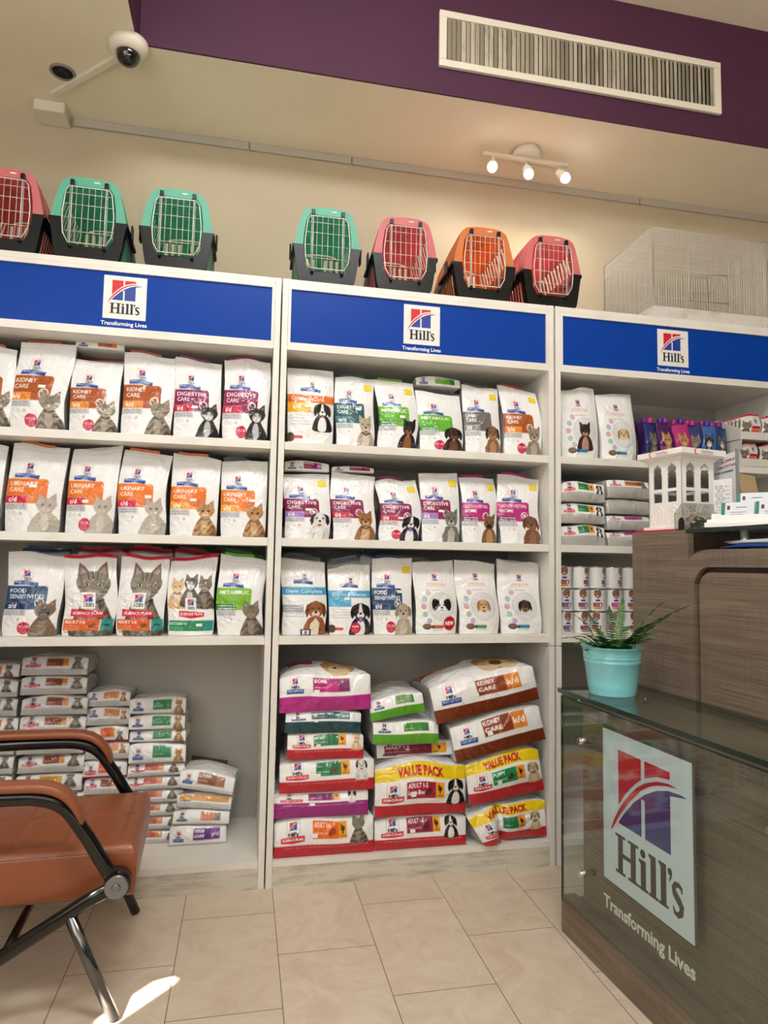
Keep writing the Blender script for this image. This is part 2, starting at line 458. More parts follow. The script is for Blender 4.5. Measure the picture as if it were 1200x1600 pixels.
# air vent grille in the purple face
vent = empty('air_vent', (1.11, YF - 0.009, 2.94))
tag(vent, 'long cream air vent grille with dusty vertical louvres on the purple bulkhead', 'vent')
VW, VH = 0.58, 0.107
fr = MB()
fr.box(-VW, VW, -0.014, 0, VH-0.026, VH); fr.box(-VW, VW, -0.014, 0, -VH, -VH+0.026)
fr.box(-VW, -VW+0.028, -0.014, 0, -VH+0.026, VH-0.026); fr.box(VW-0.028, VW, -0.014, 0, -VH+0.026, VH-0.026)
fr.build('frame', CREAM, vent, bevel=0.002)
MB().box(-VW+0.02, VW-0.02, -0.0025, -0.0005, -VH+0.02, VH-0.02).build('dark_sheet', DARK, vent)
LV = [add_stain(mat('louvre_%d' % i, c, 0.6), c, '#8d8370', 30, 0.5, 0.75, (1, 1, .3)) for i, c in enumerate(['#cfc7b4', '#b5ac98', '#99907c'])]
lv = MB(); rs = random.Random(3); n = 62
for i in range(n):
    x = -VW + 0.04 + (2*VW-0.08) * i / (n-1); a = rs.uniform(0.1, 0.55); dx = 0.0096*math.cos(a)
    z0, z1 = -VH+0.027, VH-0.027
    lv.add([(x-dx, -0.012, z0), (x+dx, -0.004, z0), (x+dx, -0.004, z1), (x-dx, -0.012, z1),
            (x-dx+.001, -0.0105, z0), (x+dx+.001, -0.0025, z0), (x+dx+.001, -0.0025, z1), (x-dx+.001, -0.0105, z1)],
           [(0,1,2,3), (7,6,5,4), (0,4,5,1), (2,6,7,3)], rs.choice([0, 0, 1, 1, 2]))
lv.build('louvres', LV, vent)

# cable trunking at the wall top, in lengths
def trunk(name, p, q, w, d, label, axis_n=(0, 0, -1)):
    P, Q = Vector(p), Vector(q); t = (Q - P).normalized(); nn = Vector(axis_n); s = t.cross(nn).normalized()
    mb = MB(); vs = []
    for e in (P, Q):
        for a, b in ((-1, 0), (1, 0), (1, 1), (-1, 1)): vs.append(e + s*a*w/2 + nn*b*d)
    mb.add(vs, [(0,1,2,3), (7,6,5,4), (0,4,5,1), (1,5,6,2), (2,6,7,3), (3,7,4,0)])
    o = mb.build(name, GREYP, bevel=0.0015); tag(o, label, 'cable trunking', 'cable trunking along the wall top')
    return o
segs_t = [(-0.80, -0.135), (-0.13, 0.285), (0.29, 1.62), (1.625, 3.3)]
tl = ['grey cable trunking length at the wall top beside the junction box', 'short grey cable trunking length above the left carriers and the gap',
      'grey cable trunking length at the wall top behind the spotlights', 'grey cable trunking length at the wall top above the bird cage']
for (a, b), l in zip(segs_t, tl):
    trunk('cable_trunking', (a, 0.42, ZS-0.016), (b, 0.42, ZS-0.016), 0.03, 0.013, l, (0, -1, 0))
trunk('cable_trunking', (-0.835, 0.275, ZS), (-0.56, 0.02, ZS), 0.022, 0.014, 'diagonal white trunking across the ceiling to the dome camera').data.materials[0] = CREAM
jb = MB().box(-0.055, 0.055, -0.10, 0.0, -0.042, 0.0).build('junction_box', CREAM, None, loc=(-0.862, 0.42, ZS), bevel=0.006, segs=3)
tag(jb, 'cream junction box in the corner of ceiling and wall', 'junction box')
dc = empty('dome_camera', (-0.527, -0.035, ZS)); tag(dc, 'white dome security camera with dark lens bubble under the ceiling', 'camera')
MB().lathe([(0.062, 0.0), (0.062, -0.022), (0.058, -0.03), (0.047, -0.040), (0.040, -0.042)], 32).build('housing', CREAM, dc)
MB().sphere((0, 0, -0.042), 0.038, 24, m=12).build('lens_bubble', mat('smoked_bubble', '#0b0c0e', 0.05, coat=1.0), dc)
dl = empty('recessed_fitting', (-0.775, 0.155, ZS)); tag(dl, 'small empty round ceiling fitting with black inside beside the trunking', 'ceiling fitting')
MB().lathe([(0.042, 0), (0.042, -0.004), (0.034, -0.006), (0.033, -0.001)], 28).build('ring', mat('grey_ring', '#8b867c', 0.5), dl)
MB().lathe([(0.0, -0.0035), (0.033, -0.003)], 24).build('opening', DARK, dl)

# three-lamp spotlight bar
sb = empty('spotlight_bar', (0.978, 0.205, ZS)); tag(sb, 'white ceiling spotlight bar with three lit swivel lamps', 'ceiling light')
MB().lathe([(0.0, -0.03), (0.052, -0.03), (0.056, -0.026), (0.056, 0.0)], 32).build('ceiling_rose', CREAM, sb)
MB().box(-0.185, 0.185, -0.008, 0.008, -0.044, -0.030).build('bar', CREAM, sb, bevel=0.002)
for x, dirv, colr, es, pw in ((-0.145, (-0.25, -0.55, -0.7), '#ffffff', 26, 1.5), (0.0, (0.02, -0.5, -0.85), '#ffe0b0', 26, 1.5), (0.145, (0.35, -0.55, -0.75), '#ffffff', 22, 1.5)):
    D = Vector(dirv).normalized(); P0 = Vector((x, 0, -0.044))
    h = MB(); h.tube([P0, P0 + Vector((0, 0, -0.028))], 0.006, 8)
    B0 = P0 + Vector((0, 0, -0.03)); h.tube([B0 - D*0.012, B0 + D*0.005, B0 + D*0.035, B0 + D*0.04], [0.012, 0.018, 0.021, 0.021], 14)
    ho = h.build('spot_head', CREAM, sb)
    E_ = mat('bulb_' + colr[1:], colr, 0.3, emit=colr, estr=es)
    c0 = B0 + D*0.045
    MB().sphere(c0, 0.019, 14, m=8).build('bulb', E_, ho)
    pl = bpy.data.lights.new('spot_lamp', 'SPOT'); pl.energy = pw*3.0; pl.spot_size = 2.5; pl.spot_blend = 0.8; pl.color = (1, .84, .62) if colr != '#ffffff' else (1, .95, .86); pl.shadow_soft_size = 0.02
    po = bpy.data.objects.new('spot_lamp', pl); COL.objects.link(po); po.location = Vector(sb.location) + c0 + D*0.045
    po.rotation_euler = Vector((x*2, 0.30, -1.0)).to_track_quat('-Z', 'Y').to_euler()
# ------------------------------------------------------------------ shelf units
ZTOP, ZA, ZB, ZC, ZD = 2.007, 1.444, 1.120, 0.796, 0.085
def shelf_unit(x0, x1, label):
    r = empty('shelf_unit', (x0, 0, 0)); tag(r, label, 'shelf unit', 'white shelf units along the back wall')
    W = x1 - x0
    for a in (0, W - 0.02): MB().box(a, a+0.02, 0, 0.40, 0, ZTOP).build('side_panel', WHITE, r, bevel=0.001)
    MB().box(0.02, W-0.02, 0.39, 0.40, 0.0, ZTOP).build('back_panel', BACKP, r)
    MB().box(0.0205, W-0.0205, 0.001, 0.39, ZTOP-0.02, ZTOP-0.0005).build('top_panel', WHITE, r)
    MB().box(0.0205, W-0.0205, 0.022, 0.39, 1.76, 1.776).build('header_base', WHITE, r)
    for z in (ZA, ZB, ZC): MB().box(0.0205, W-0.0205, 0.002, 0.39, z-0.027, z).build('shelf', WHITE, r, bevel=0.001)
    MB().box(0.0205, W-0.0205, 0.002, 0.39, ZD-0.02, ZD).build('bottom_shelf', WHITE, r)
    MB().box(0.0205, W-0.0205, 0.0005, 0.018, 0.0, ZD-0.0205).build('plinth', PLINTH, r)
    h = MB(); zb, zt = 1.786, 1.973
    h.box(0.0205, W-0.0205, 0.001, 0.02, 1.76, zb); h.box(0.0205, W-0.0205, 0.001, 0.02, zt, ZTOP-0.0205)
    h.box(0.0205, 0.03, 0.001, 0.02, zb, zt); h.box(W-0.03, W-0.0205, 0.001, 0.02, zb, zt)
    h.build('header_frame', WHITE, r)
    sg = MB().box(0.0302, W-0.0302, 0.008, 0.014, zb+0.0003, zt-0.0003).build('header_sign', BLUE, r)
    lg = MB(); cx = W/2 - 0.005; pw, ph = 0.133, 0.143; zt2 = 1.961
    lg.box(cx-pw/2, cx+pw/2, 0.0065, 0.0078, zt2-ph, zt2, 0)
    logo_parts(lg, lambda u, v, k: (cx - pw/2 + (0.5 + (u-0.53)*0.93)*pw, 0.0065 - 0.0004*k, zt2 - (v*0.97+0.0)*ph), {'R': 1, 'B': 2, 'W': 0, 'K': 3})
    tw = 0.142
    text_into(lg, 'Transforming Lives', lambda a, b: (cx - tw/2 + a, 0.0074, zt2 - ph - 0.0215 + b), width=tw, bold=0.022, mi=4)
    lg.build('logo_print', [PLATE, LRED, LBLUE, LBLACK, LWHITE], sg)
    return r
shelf_unit(-1.0, -0.005, 'white shelf unit on the left, behind the tan chair, with blue header sign')
shelf_unit(0.0, 0.997, 'white middle shelf unit with large bags on its bottom shelf and blue header sign')
shelf_unit(1.004, 2.0, 'white shelf unit on the right, partly behind the wooden counter, with blue header sign')
# ------------------------------------------------------------------ print toolkit: rasterises pack prints into vertex colours
class Art:
    """canvas with x in 0..1 to the right and y in 0..H upwards (in units of the width)"""
    def __init__(s, W, H, base='#f1f1f0', ss=3):
        s.W, s.Hc, s.ss = W, H, ss
        s.w, s.h = (W+1)*ss, (H+1)*ss
        s.A = H / W
        s.px = np.empty((s.h, s.w, 3), np.float32); s.px[:] = hx(base)
    def _bb(s, x0, y0, x1, y1):
        i0 = max(0, int(x0*s.w) - 1); i1 = min(s.w, int(x1*s.w) + 2)
        j0 = max(0, int(y0/s.A*s.h) - 1); j1 = min(s.h, int(y1/s.A*s.h) + 2)
        if i1 <= i0 or j1 <= j0: return None
        X, Y = np.meshgrid((np.arange(i0, i1)+.5)/s.w, (np.arange(j0, j1)+.5)/s.h*s.A)
        return i0, i1, j0, j1, X, Y
    def put(s, bb, M, col, alpha=1.0):
        i0, i1, j0, j1 = bb[:4]
        reg = s.px[j0:j1, i0:i1]
        c = np.array(hx(col) if isinstance(col, str) else col, np.float32)
        reg[M] = reg[M]*(1-alpha) + c*alpha
    def poly(s, pts, col, alpha=1.0):
        P = np.array(pts, float); bb = s._bb(P[:,0].min(), P[:,1].min(), P[:,0].max(), P[:,1].max())
        if bb is None: return None
        X, Y = bb[4:]; M = np.zeros(X.shape, bool); n = len(P)
        for i in range(n):
            x1, y1 = P[i]; x2, y2 = P[(i+1) % n]
            if y1 == y2: continue
            c = ((y1 > Y) != (y2 > Y)) & (X < (x2-x1)*(Y-y1)/(y2-y1)+x1)
            M ^= c
        s.put(bb, M, col, alpha); return bb, M
    def rect(s, x0, y0, x1, y1, col, alpha=1.0): return s.poly([(x0,y0),(x1,y0),(x1,y1),(x0,y1)], col, alpha)
    def rrect(s, x0, y0, x1, y1, r, col, corners=(1,1,1,1)):
        pts = []
        for (cx, cy, a0), on in zip(((x0+r,y0+r,180),(x1-r,y0+r,270),(x1-r,y1-r,0),(x0+r,y1-r,90)), corners):
            if on: pts += [(cx+r*math.cos(math.radians(a0+k*15)), cy+r*math.sin(math.radians(a0+k*15))) for k in range(7)]
            else: pts.append((x0 if a0 in (180,90) else x1, y0 if a0 in (180,270) else y1))
        return s.poly(pts, col)
    def ell(s, cx, cy, rx, ry, col, alpha=1.0, rot=0.0):
        R_ = max(rx, ry); bb = s._bb(cx-R_, cy-R_, cx+R_, cy+R_)
        if bb is None: return None
        X, Y = bb[4]-cx, bb[5]-cy
        c, q = math.cos(rot), math.sin(rot)
        M = ((X*c+Y*q)/rx)**2 + ((-X*q+Y*c)/ry)**2 < 1
        s.put(bb, M, col, alpha); return bb, M
    def smooth(s, pts, col, alpha=1.0):
        n = len(pts); out = []
        for i in range(n):
            p0, p1, p2, p3 = (np.array(pts[(i+k-1) % n]) for k in range(4))
            for k in range(5):
                t = k/5
                out.append(tuple(.5*((2*p1)+(-p0+p2)*t+(2*p0-5*p1+4*p2-p3)*t*t+(-p0+3*p1-3*p2+p3)*t**3)))
        return s.poly(out, col, alpha)
    def line(s, pts, w, col, alpha=1.0): return s.poly(stroke(pts, w), col, alpha)
    def text(s, body, x, y, cap=None, width=None, col='#ffffff', bold=0.0, slant=0.0, squash=None, alpha=1.0):
        V, F = text_geo(body, bold)
        w = V[:, 0].max()
        kx = ky = (width / w) if (width and not cap) else cap / 0.73
        if width and cap: kx = width / w
        P = np.stack([V[:,0]*kx + V[:,1]*ky*slant + x, V[:,1]*ky + y], 1)
        for f in F:
            a, b, c = P[f[0]], P[f[1]], P[f[2]]
            bb = s._bb(min(a[0],b[0],c[0]), min(a[1],b[1],c[1]), max(a[0],b[0],c[0]), max(a[1],b[1],c[1]))
            if bb is None: continue
            X, Y = bb[4:]
            d0 = (b[0]-a[0])*(Y-a[1])-(b[1]-a[1])*(X-a[0]); d1 = (c[0]-b[0])*(Y-b[1])-(c[1]-b[1])*(X-b[0]); d2 = (a[0]-c[0])*(Y-c[1])-(a[1]-c[1])*(X-c[0])
            M = ((d0 >= 0) & (d1 >= 0) & (d2 >= 0)) | ((d0 <= 0) & (d1 <= 0) & (d2 <= 0))
            s.put(bb, M, col, alpha)
        return w*kx
    def grain(s, bm, amt, seed=0, scale=1):
        """fur texture inside a mask"""
        if bm is None: return
        bb, M = bm; i0, i1, j0, j1 = bb[:4]; r = np.random.RandomState(seed)
        n = r.randn(*M.shape).astype(np.float32)
        for _ in range(scale): n = (n + np.roll(n, 1, 0) + np.roll(n, 1, 1) + np.roll(n, -1, 0)) / 2.4
        reg = s.px[j0:j1, i0:i1]; reg[M] = np.clip(reg[M]*(1 + amt*n[M][:, None]), 0, 1)
    def stripes(s, bm, col, fx, fy, amt=.7, seed=0, th=0.2):
        if bm is None: return
        bb, M = bm; i0, i1, j0, j1 = bb[:4]; X, Y = bb[4:]
        r = random.Random(seed)
        q = np.sin(Y*fy + 2.2*np.sin(X*fx + r.random()*6) + r.random()*6)
        M2 = M & (q > th); reg = s.px[j0:j1, i0:i1]; reg[M2] = reg[M2]*(1-amt) + np.array(hx(col), np.float32)*amt
    def out(s):
        a = s.px.reshape(s.Hc+1, s.ss, s.W+1, s.ss, 3).mean((1, 3))
        return s2l(a).astype(np.float32)

def a_logo(A, x, y, w, box=True):
    """small emblem, lower-left corner x, y"""
    h = w*1.12
    if box: A.rect(x-.006, y-.006, x+w+.006, y+h+.006, '#c4c2c0'); A.rect(x, y, x+w, y+h, '#f3f2f0')
    col = {'R': '#cf2230', 'B': '#24419c', 'W': '#f3f2f0'}
    for k, p in LOGO: A.poly([(x+u*w, y+(1-v)*h) for u, v in p], col[k])
    if w > 0.14:
        for p in LETTERS: A.poly([(x+u*w, y+(1-v)*h) for u, v in p], '#1d1b1b')
    else: A.text("Hill's", x+.1*w, y+.05*h, cap=.24*h, width=.8*w, col='#1d1b1b', bold=.05)
def a_micro(A, x, y, w, rows, dy, col='#8d9096', th=.006, seed=0):
    r = random.Random(seed)
    for i in range(rows):
        xx = x
        while xx < x+w*.95:
            l = r.uniform(.03, .08)*1.2; A.rect(xx, y-i*dy, min(xx+l, x+w), y-i*dy+th, col, .8); xx += l + .012
def a_pd(A, x, y, w):
    """blue ribbon under the emblem"""
    n = 8; top = []; bot = []
    for i in range(n+1):
        t = i/n; top.append((x+w*t, y+.062+.02*math.sin(math.pi*t)-.02*t)); bot.append((x+w*t, y-.008+.012*math.sin(math.pi*t)-.02*t))
    A.poly(top + bot[::-1], '#1c3f91')
    A.text('PRESCRIPTION', x+.03*w, y+.034, cap=.024, width=w*.93, col='#e8ecf8', bold=.03)
    A.text('DIET', x+.36*w, y+.000, cap=.024, width=w*.3, col='#e8ecf8', bold=.03)
def a_cat(A, cx, by, H,  fur='#8a7d6c', dark='#3a332c', chest='#b8aa96', eye='#b7b06a', stripes=True, mask=None, collar='#3a3f4a', seed=0, head=1.0, wide=1.0, nose='#b97a70'):
    W = wide*1.12; head = head*1.2
    b = A.smooth([(cx-.27*H*W, by), (cx-.27*H*W, by+.22*H), (cx-.17*H*W, by+.44*H), (cx-.08*H, by+.55*H), (cx+.08*H, by+.55*H), (cx+.17*H*W, by+.42*H), (cx+.29*H*W, by+.2*H), (cx+.31*H*W, by)], fur)
    A.grain(b, .14, seed, 1)
    if stripes: A.stripes(b, dark, 26, 95/H*.35, .55, seed)
    A.ell(cx-.02*H, by+.27*H, .10*H, .22*H, chest, .75)
    if stripes: A.ell(cx+.24*H*W, by+.12*H, .07*H, .16*H, dark, .35)
    if collar: A.line([(cx-.13*H, by+.49*H), (cx, by+.44*H), (cx+.13*H, by+.49*H)], .03*H, collar)
    hh = head
    for sx in (-1, 1):
        e = A.poly([(cx+sx*.19*H*hh, by+.72*H), (cx+sx*.165*H*hh, by+.98*H), (cx+sx*.10*H*hh, by+.92*H), (cx+sx*.03*H*hh, by+.83*H)], fur)
        A.poly([(cx+sx*.155*H*hh, by+.79*H), (cx+sx*.152*H*hh, by+.92*H), (cx+sx*.08*H*hh, by+.85*H)], '#c79c8c', .6)
        A.line([(cx+sx*.19*H*hh, by+.74*H), (cx+sx*.165*H*hh, by+.98*H), (cx+sx*.05*H*hh, by+.84*H)], .014*H, dark, .7)
    h = A.smooth([(cx-.21*H*hh, by+.68*H), (cx-.17*H*hh, by+.80*H), (cx, by+.86*H), (cx+.17*H*hh, by+.80*H), (cx+.21*H*hh, by+.68*H), (cx+.12*H*hh, by+.53*H), (cx, by+.48*H), (cx-.12*H*hh, by+.53*H)], fur)
    A.grain(h, .09, seed+1, 1)
    if stripes:
        for k in (-.07, 0, .07): A.line([(cx+k*H, by+.85*H), (cx+k*H*.7, by+.74*H)], .018*H, dark, .65)
        for sx in (-1, 1):
            A.line([(cx+sx*.20*H*hh, by+.66*H), (cx+sx*.12*H*hh, by+.63*H)], .014*H, dark, .6); A.line([(cx+sx*.17*H*hh, by+.58*H), (cx+sx*.10*H*hh, by+.59*H)], .014*H, dark, .5)
    if mask: A.ell(cx, by+.62*H, .13*H, .12*H, mask, .8)
    A.ell(cx, by+.565*H, .085*H, .055*H, chest, .9)
    for sx in (-1, 1):
        A.ell(cx+sx*.083*H, by+.685*H, .044*H, .032*H, dark); A.ell(cx+sx*.083*H, by+.685*H, .036*H, .026*H, eye); A.ell(cx+sx*.083*H, by+.685*H, .014*H, .023*H, '#111111')
        A.line([(cx+sx*.05*H, by+.56*H), (cx+sx*.2*H, by+.57*H)], .006*H, '#f3f3f3', .5)
    A.poly([(cx-.025*H, by+.61*H), (cx+.025*H, by+.61*H), (cx, by+.575*H)], nose)
    A.line([(cx-.05*H, by+.54*H), (cx-.015*H, by+.55*H), (cx, by+.575*H), (cx+.015*H, by+.55*H), (cx+.05*H, by+.54*H)], .01*H, dark)
def a_dog(A, cx, by, H, fur='#8a5a34', dark='#2a1c14', light='#e8dccb', ears='floppy', eye='#1a120c', tongue=True, blaze=False, bib=True, collar=None, seed=0, fluffy=0.0, headonly=False, muzzle=None):
    muzzle = muzzle or light
    r = random.Random(seed); k = 1.0 if headonly else 1.16
    def q(dx, dy): return (cx + dx*k*H, by + (.66 + (dy-.68)*(1.0 if headonly else 1.06))*H)
    def blob(pts, col):
        if fluffy:
            n = []
            for a, b in zip(pts, pts[1:] + pts[:1]):
                n.append(a); n.append(((a[0]+b[0])/2 + r.uniform(-.5, 1)*fluffy*H, (a[1]+b[1])/2 + r.uniform(-1, 1)*fluffy*H))
            pts = n
        return A.smooth(pts, col)
    def hb(pts, col): return blob([q(*p) for p in pts], col)
    if not headonly:
        b = blob([(cx-.30*H, by-.02*H), (cx-.32*H, by+.20*H), (cx-.20*H, by+.44*H), (cx+.0*H, by+.52*H), (cx+.20*H, by+.44*H), (cx+.33*H, by+.20*H), (cx+.31*H, by-.02*H)], fur)
        A.grain(b, .13, seed, 1)
        A.line([(cx-.17*H, by), (cx-.16*H, by+.2*H)], .02*H, dark, .5); A.line([(cx+.17*H, by), (cx+.16*H, by+.2*H)], .02*H, dark, .5)
        if bib:
            m = blob([(cx-.14*H, by), (cx-.13*H, by+.3*H), (cx, by+.46*H), (cx+.13*H, by+.3*H), (cx+.12*H, by)], light); A.grain(m, .08, seed+4, 1)
        if collar: A.line([(cx-.17*H, by+.46*H), (cx, by+.38*H), (cx+.17*H, by+.46*H)], .04*H, collar)
    if ears == 'up':
        for sx in (-1, 1):
            A.poly([q(sx*.185, .70), q(sx*.19, .98), q(sx*.13, .95), q(sx*.04, .84)], fur)
            A.poly([q(sx*.155, .76), q(sx*.165, .92), q(sx*.08, .83)], dark, .6)
    h = hb([(-.19,.70), (-.15,.84), (0,.90), (.15,.84), (.19,.70), (.14,.54), (0,.46), (-.14,.54)], fur); A.grain(h, .13, seed+1, 1)
    if blaze: A.poly([q(-.025, .88), q(.025, .88), q(.06, .62), q(-.06, .62)], light)
    m = A.ell(*q(0, .575), .10*k*H, .088*H, muzzle); A.grain(m, .08, seed+2, 1)
    A.ell(*q(-.06, .54), .02*H, .012*H, dark, .3); A.ell(*q(.06, .54), .02*H, .012*H, dark, .3)
    if ears == 'floppy':
        for sx in (-1, 1):
            e = hb([(sx*.10, .86), (sx*.22, .80), (sx*.265, .62), (sx*.22, .49), (sx*.165, .58), (sx*.15, .74)], dark); A.grain(e, .16, seed+3, 1)
    elif ears == 'wing':
        for sx in (-1, 1):
            e = hb([(sx*.08, .84), (sx*.30, .93), (sx*.38, .72), (sx*.30, .52), (sx*.17, .62)], dark); A.grain(e, .16, seed+3, 1)
    if tongue:
        A.ell(*q(0, .505), .055*H, .032*H, '#3a1512'); A.ell(*q(0, .485), .035*H, .04*H, '#d8707a')
    else: A.line([q(-.05, .53), q(0, .545), q(.05, .53)], .014*H, dark)
    A.ell(*q(0, .625), .045*H, .03*H, '#15110f')
    for sx in (-1, 1):
        A.ell(*q(sx*.085, .715), .04*H, .034*H, dark, .45); A.ell(*q(sx*.085, .715), .026*H, .024*H, eye); A.ell(*q(sx*.08, .723), .008*H, .008*H, '#ffffff')
CATS = {
 'grey': dict(fur='#8d8272', dark='#38312a', chest='#b3a795', eye='#aab072'),
 'white': dict(fur='#b5aca0', dark='#756b60', chest='#cdc6bb', eye='#9ab0b4', stripes=False, wide=1.25, collar=None),
 'ginger': dict(fur='#b98a58', dark='#5f3f24', chest='#d4b184', eye='#6d4a2a', collar='#6b6258'),
 'tuxedo': dict(fur='#26252a', dark='#111114', chest='#ecebe8', eye='#c7c79a', stripes=False, mask='#e6e4e0', collar=None),
 'siamese': dict(fur='#7a6550', dark='#241b16', chest='#8f7a62', eye='#7fa9c9', stripes=False, mask='#2a201a'),
 'tabby': dict(fur='#7d7365', dark='#2a2621', chest='#9b907e', eye='#b9b67a', collar='#2c2e34'),
 'cream': dict(fur='#e0b98c', dark='#b98550', chest='#f2e6d4', eye='#6d8a90', stripes=False),
 'blackwhite': dict(fur='#55504b', dark='#2a2725', chest='#efece8', eye='#a8ac80', stripes=False, mask='#e9e6e2'),
}
DOGS = {
 'collie': dict(fur='#1c1c20', dark='#121215', light='#f1efec', blaze=True),
 'westie': dict(fur='#b7a892', dark='#8d7d68', light='#d3c8b6', ears='up', fluffy=.02, collar='#2c2c34'),
 'blacktan': dict(fur='#232022', dark='#141213', light='#8d5c34', ears='up'),
 'chocolate': dict(fur='#33231e', dark='#1c1210', light='#6d4630'),
 'yorkie': dict(fur='#8a6240', dark='#2d2624', light='#b18860', fluffy=.02, tongue=False),
 'cairn': dict(fur='#8e8271', dark='#544a3e', light='#b0a48f', ears='up', fluffy=.025),
 'spaniel': dict(fur='#dcdad6', dark='#2a2624', light='#e8e6e2', fluffy=.012, blaze=True),
 'brownmutt': dict(fur='#96683c', dark='#4b311c', light='#c9a77c', ears='up', collar='#3b4556'),
 'bordercollie': dict(fur='#1d1d22', dark='#101014', light='#eceae6', collar='#2f4aa0', blaze=True),
 'schnauzer': dict(fur='#77746f', dark='#4a4743', light='#b9b5ad', ears='up', tongue=False, fluffy=.015),
 'shepherd': dict(fur='#7f5f3c', dark='#211913', light='#b08a5a', ears='up', muzzle='#2a201a'),
 'poodle': dict(fur='#7d5338', dark='#5d3b27', light='#91674a', fluffy=.03, tongue=False),
 'toller': dict(fur='#9a5c30', dark='#6d3b1b', light='#e6d6c2', fluffy=.012),
 'lhasa': dict(fur='#b3a691', dark='#8f8069', light='#cabfae', fluffy=.03, tongue=False),
 'papillon': dict(fur='#efeeea', dark='#19181a', light='#f3f1ee', ears='wing', tongue=False),
 'labpup': dict(fur='#d2a876', dark='#a5723f', light='#e6cba3'),
 'terrier': dict(fur='#4a3a2c', dark='#1f1a18', light='#8a6a48', fluffy=.02, tongue=False),
 'chihuahua': dict(fur='#3d2620', dark='#20130f', light='#b99478', ears='up'),
 'cockerpup': dict(fur='#d7b98c', dark='#a8804f', light='#e6d2b2', fluffy=.02, tongue=False),
 'bernese': dict(fur='#191719', dark='#121113', light='#efece8', blaze=True),
 'labyellow': dict(fur='#cdb38a', dark='#8d744f', light='#dcc7a4', collar='#3a2a20'),
}
def a_pet(A, kind, cx, by, H, seed=0, **k):
    if kind in CATS: a_cat(A, cx, by, H, seed=seed, **{**CATS[kind], **k})
    else: a_dog(A, cx, by, H, seed=seed, **{**DOGS[kind], **k})

# ---- pack fronts for the standing bags
RW, RH = 84, 132
def art_rx(sp, seed=0, RW=RW, RH=RH):
    A = Art(RW, RH, '#efefef'); T = A.A; r = random.Random(seed)
    A.rect(0, T*.925, 1, T*.929, '#cfcfcf'); A.rect(0, T*.975, 1, T*.978, '#d6d6d6')
    a_logo(A, .27, T*.655, .19)
    a_pd(A, .12, T*.615, .44)
    pan = sp['panel']; y0, y1 = T*.32, T*.60
    A.rrect(-.02, y0, .74, y1, .07, pan, (0, 1, 1, 0))
    ty = y1 - .125
    for i, l in enumerate(sp['title']):
        A.text(l, .07, ty - i*.108, cap=.078, col='#ffffff', width=min(.62, .070*len(l)) if len(l) > 6 else None, bold=.012)
    if sp.get('code'):
        A.rect(-.02, y0, .40, y0+.135, sp['codecol']); A.rect(.40, y0, .403, y0+.135, '#f0e8e8'); A.rect(0, y0+.133, .403, y0+.137, '#f0e8e8')
        A.text(sp['code'], .07, y0+.028, cap=.092, col='#ffffff', bold=.025)
    if sp.get('sub'):
        A.rect(-.02, y0, .42, y0+.12, sp['codecol'])
        for i, l in enumerate(sp['sub']): A.text(l, .05, y0+.068-.05*i, cap=.034, width=.36 if len(l) > 9 else .27, col='#ffffff', bold=.03)
    if sp.get('icon', True):
        A.ell(.62, y0+.13, .085, .085, '#f4f2f0'); A.ell(.62, y0+.13, .066, .066, pan); A.ell(.60, y0+.15, .02, .03, '#f4f2f0', 1, .5); A.ell(.64, y0+.13, .018, .03, '#f4f2f0', 1, .5); A.ell(.61, y0+.10, .02, .02, '#f4f2f0')
    A.rect(.0, y0-.115, .42, y0-.006, '#c9cbce'); a_micro(A, .04, y0-.045, .34, 2, .04, '#6f747c', .012, seed)
    for x in (.06, .17, .28): A.ell(x+.03, y0-.18, .032, .032, '#b9bcc0'); A.ell(x+.03, y0-.18, .024, .024, '#efefef')
    A.ell(.31, y0-.18, .012, .012, '#c2452f')
    if sp.get('pet'): a_pet(A, sp['pet'], .75, -.01, .72 if sp['pet'] not in ('schnauzer',) else .78, seed)
    if sp.get('badge'):
        A.ell(.42, .16, .115, .115, '#c4183c'); A.line([(.32, .15), (.52, .17)], .008, '#f4e4e4')
        A.text('NEW LOOK', .335, .175, cap=.036, width=.17, col='#ffffff', bold=.03); a_micro(A, .35, .115, .14, 2, .035, '#f0c0c8', .01, seed)
    if sp.get('kibble'): A.ell(.08, .15, .085, .085, '#5d4a3c'); A.rect(.12, .13, .28, .18, '#d8452c')
    return A.out()
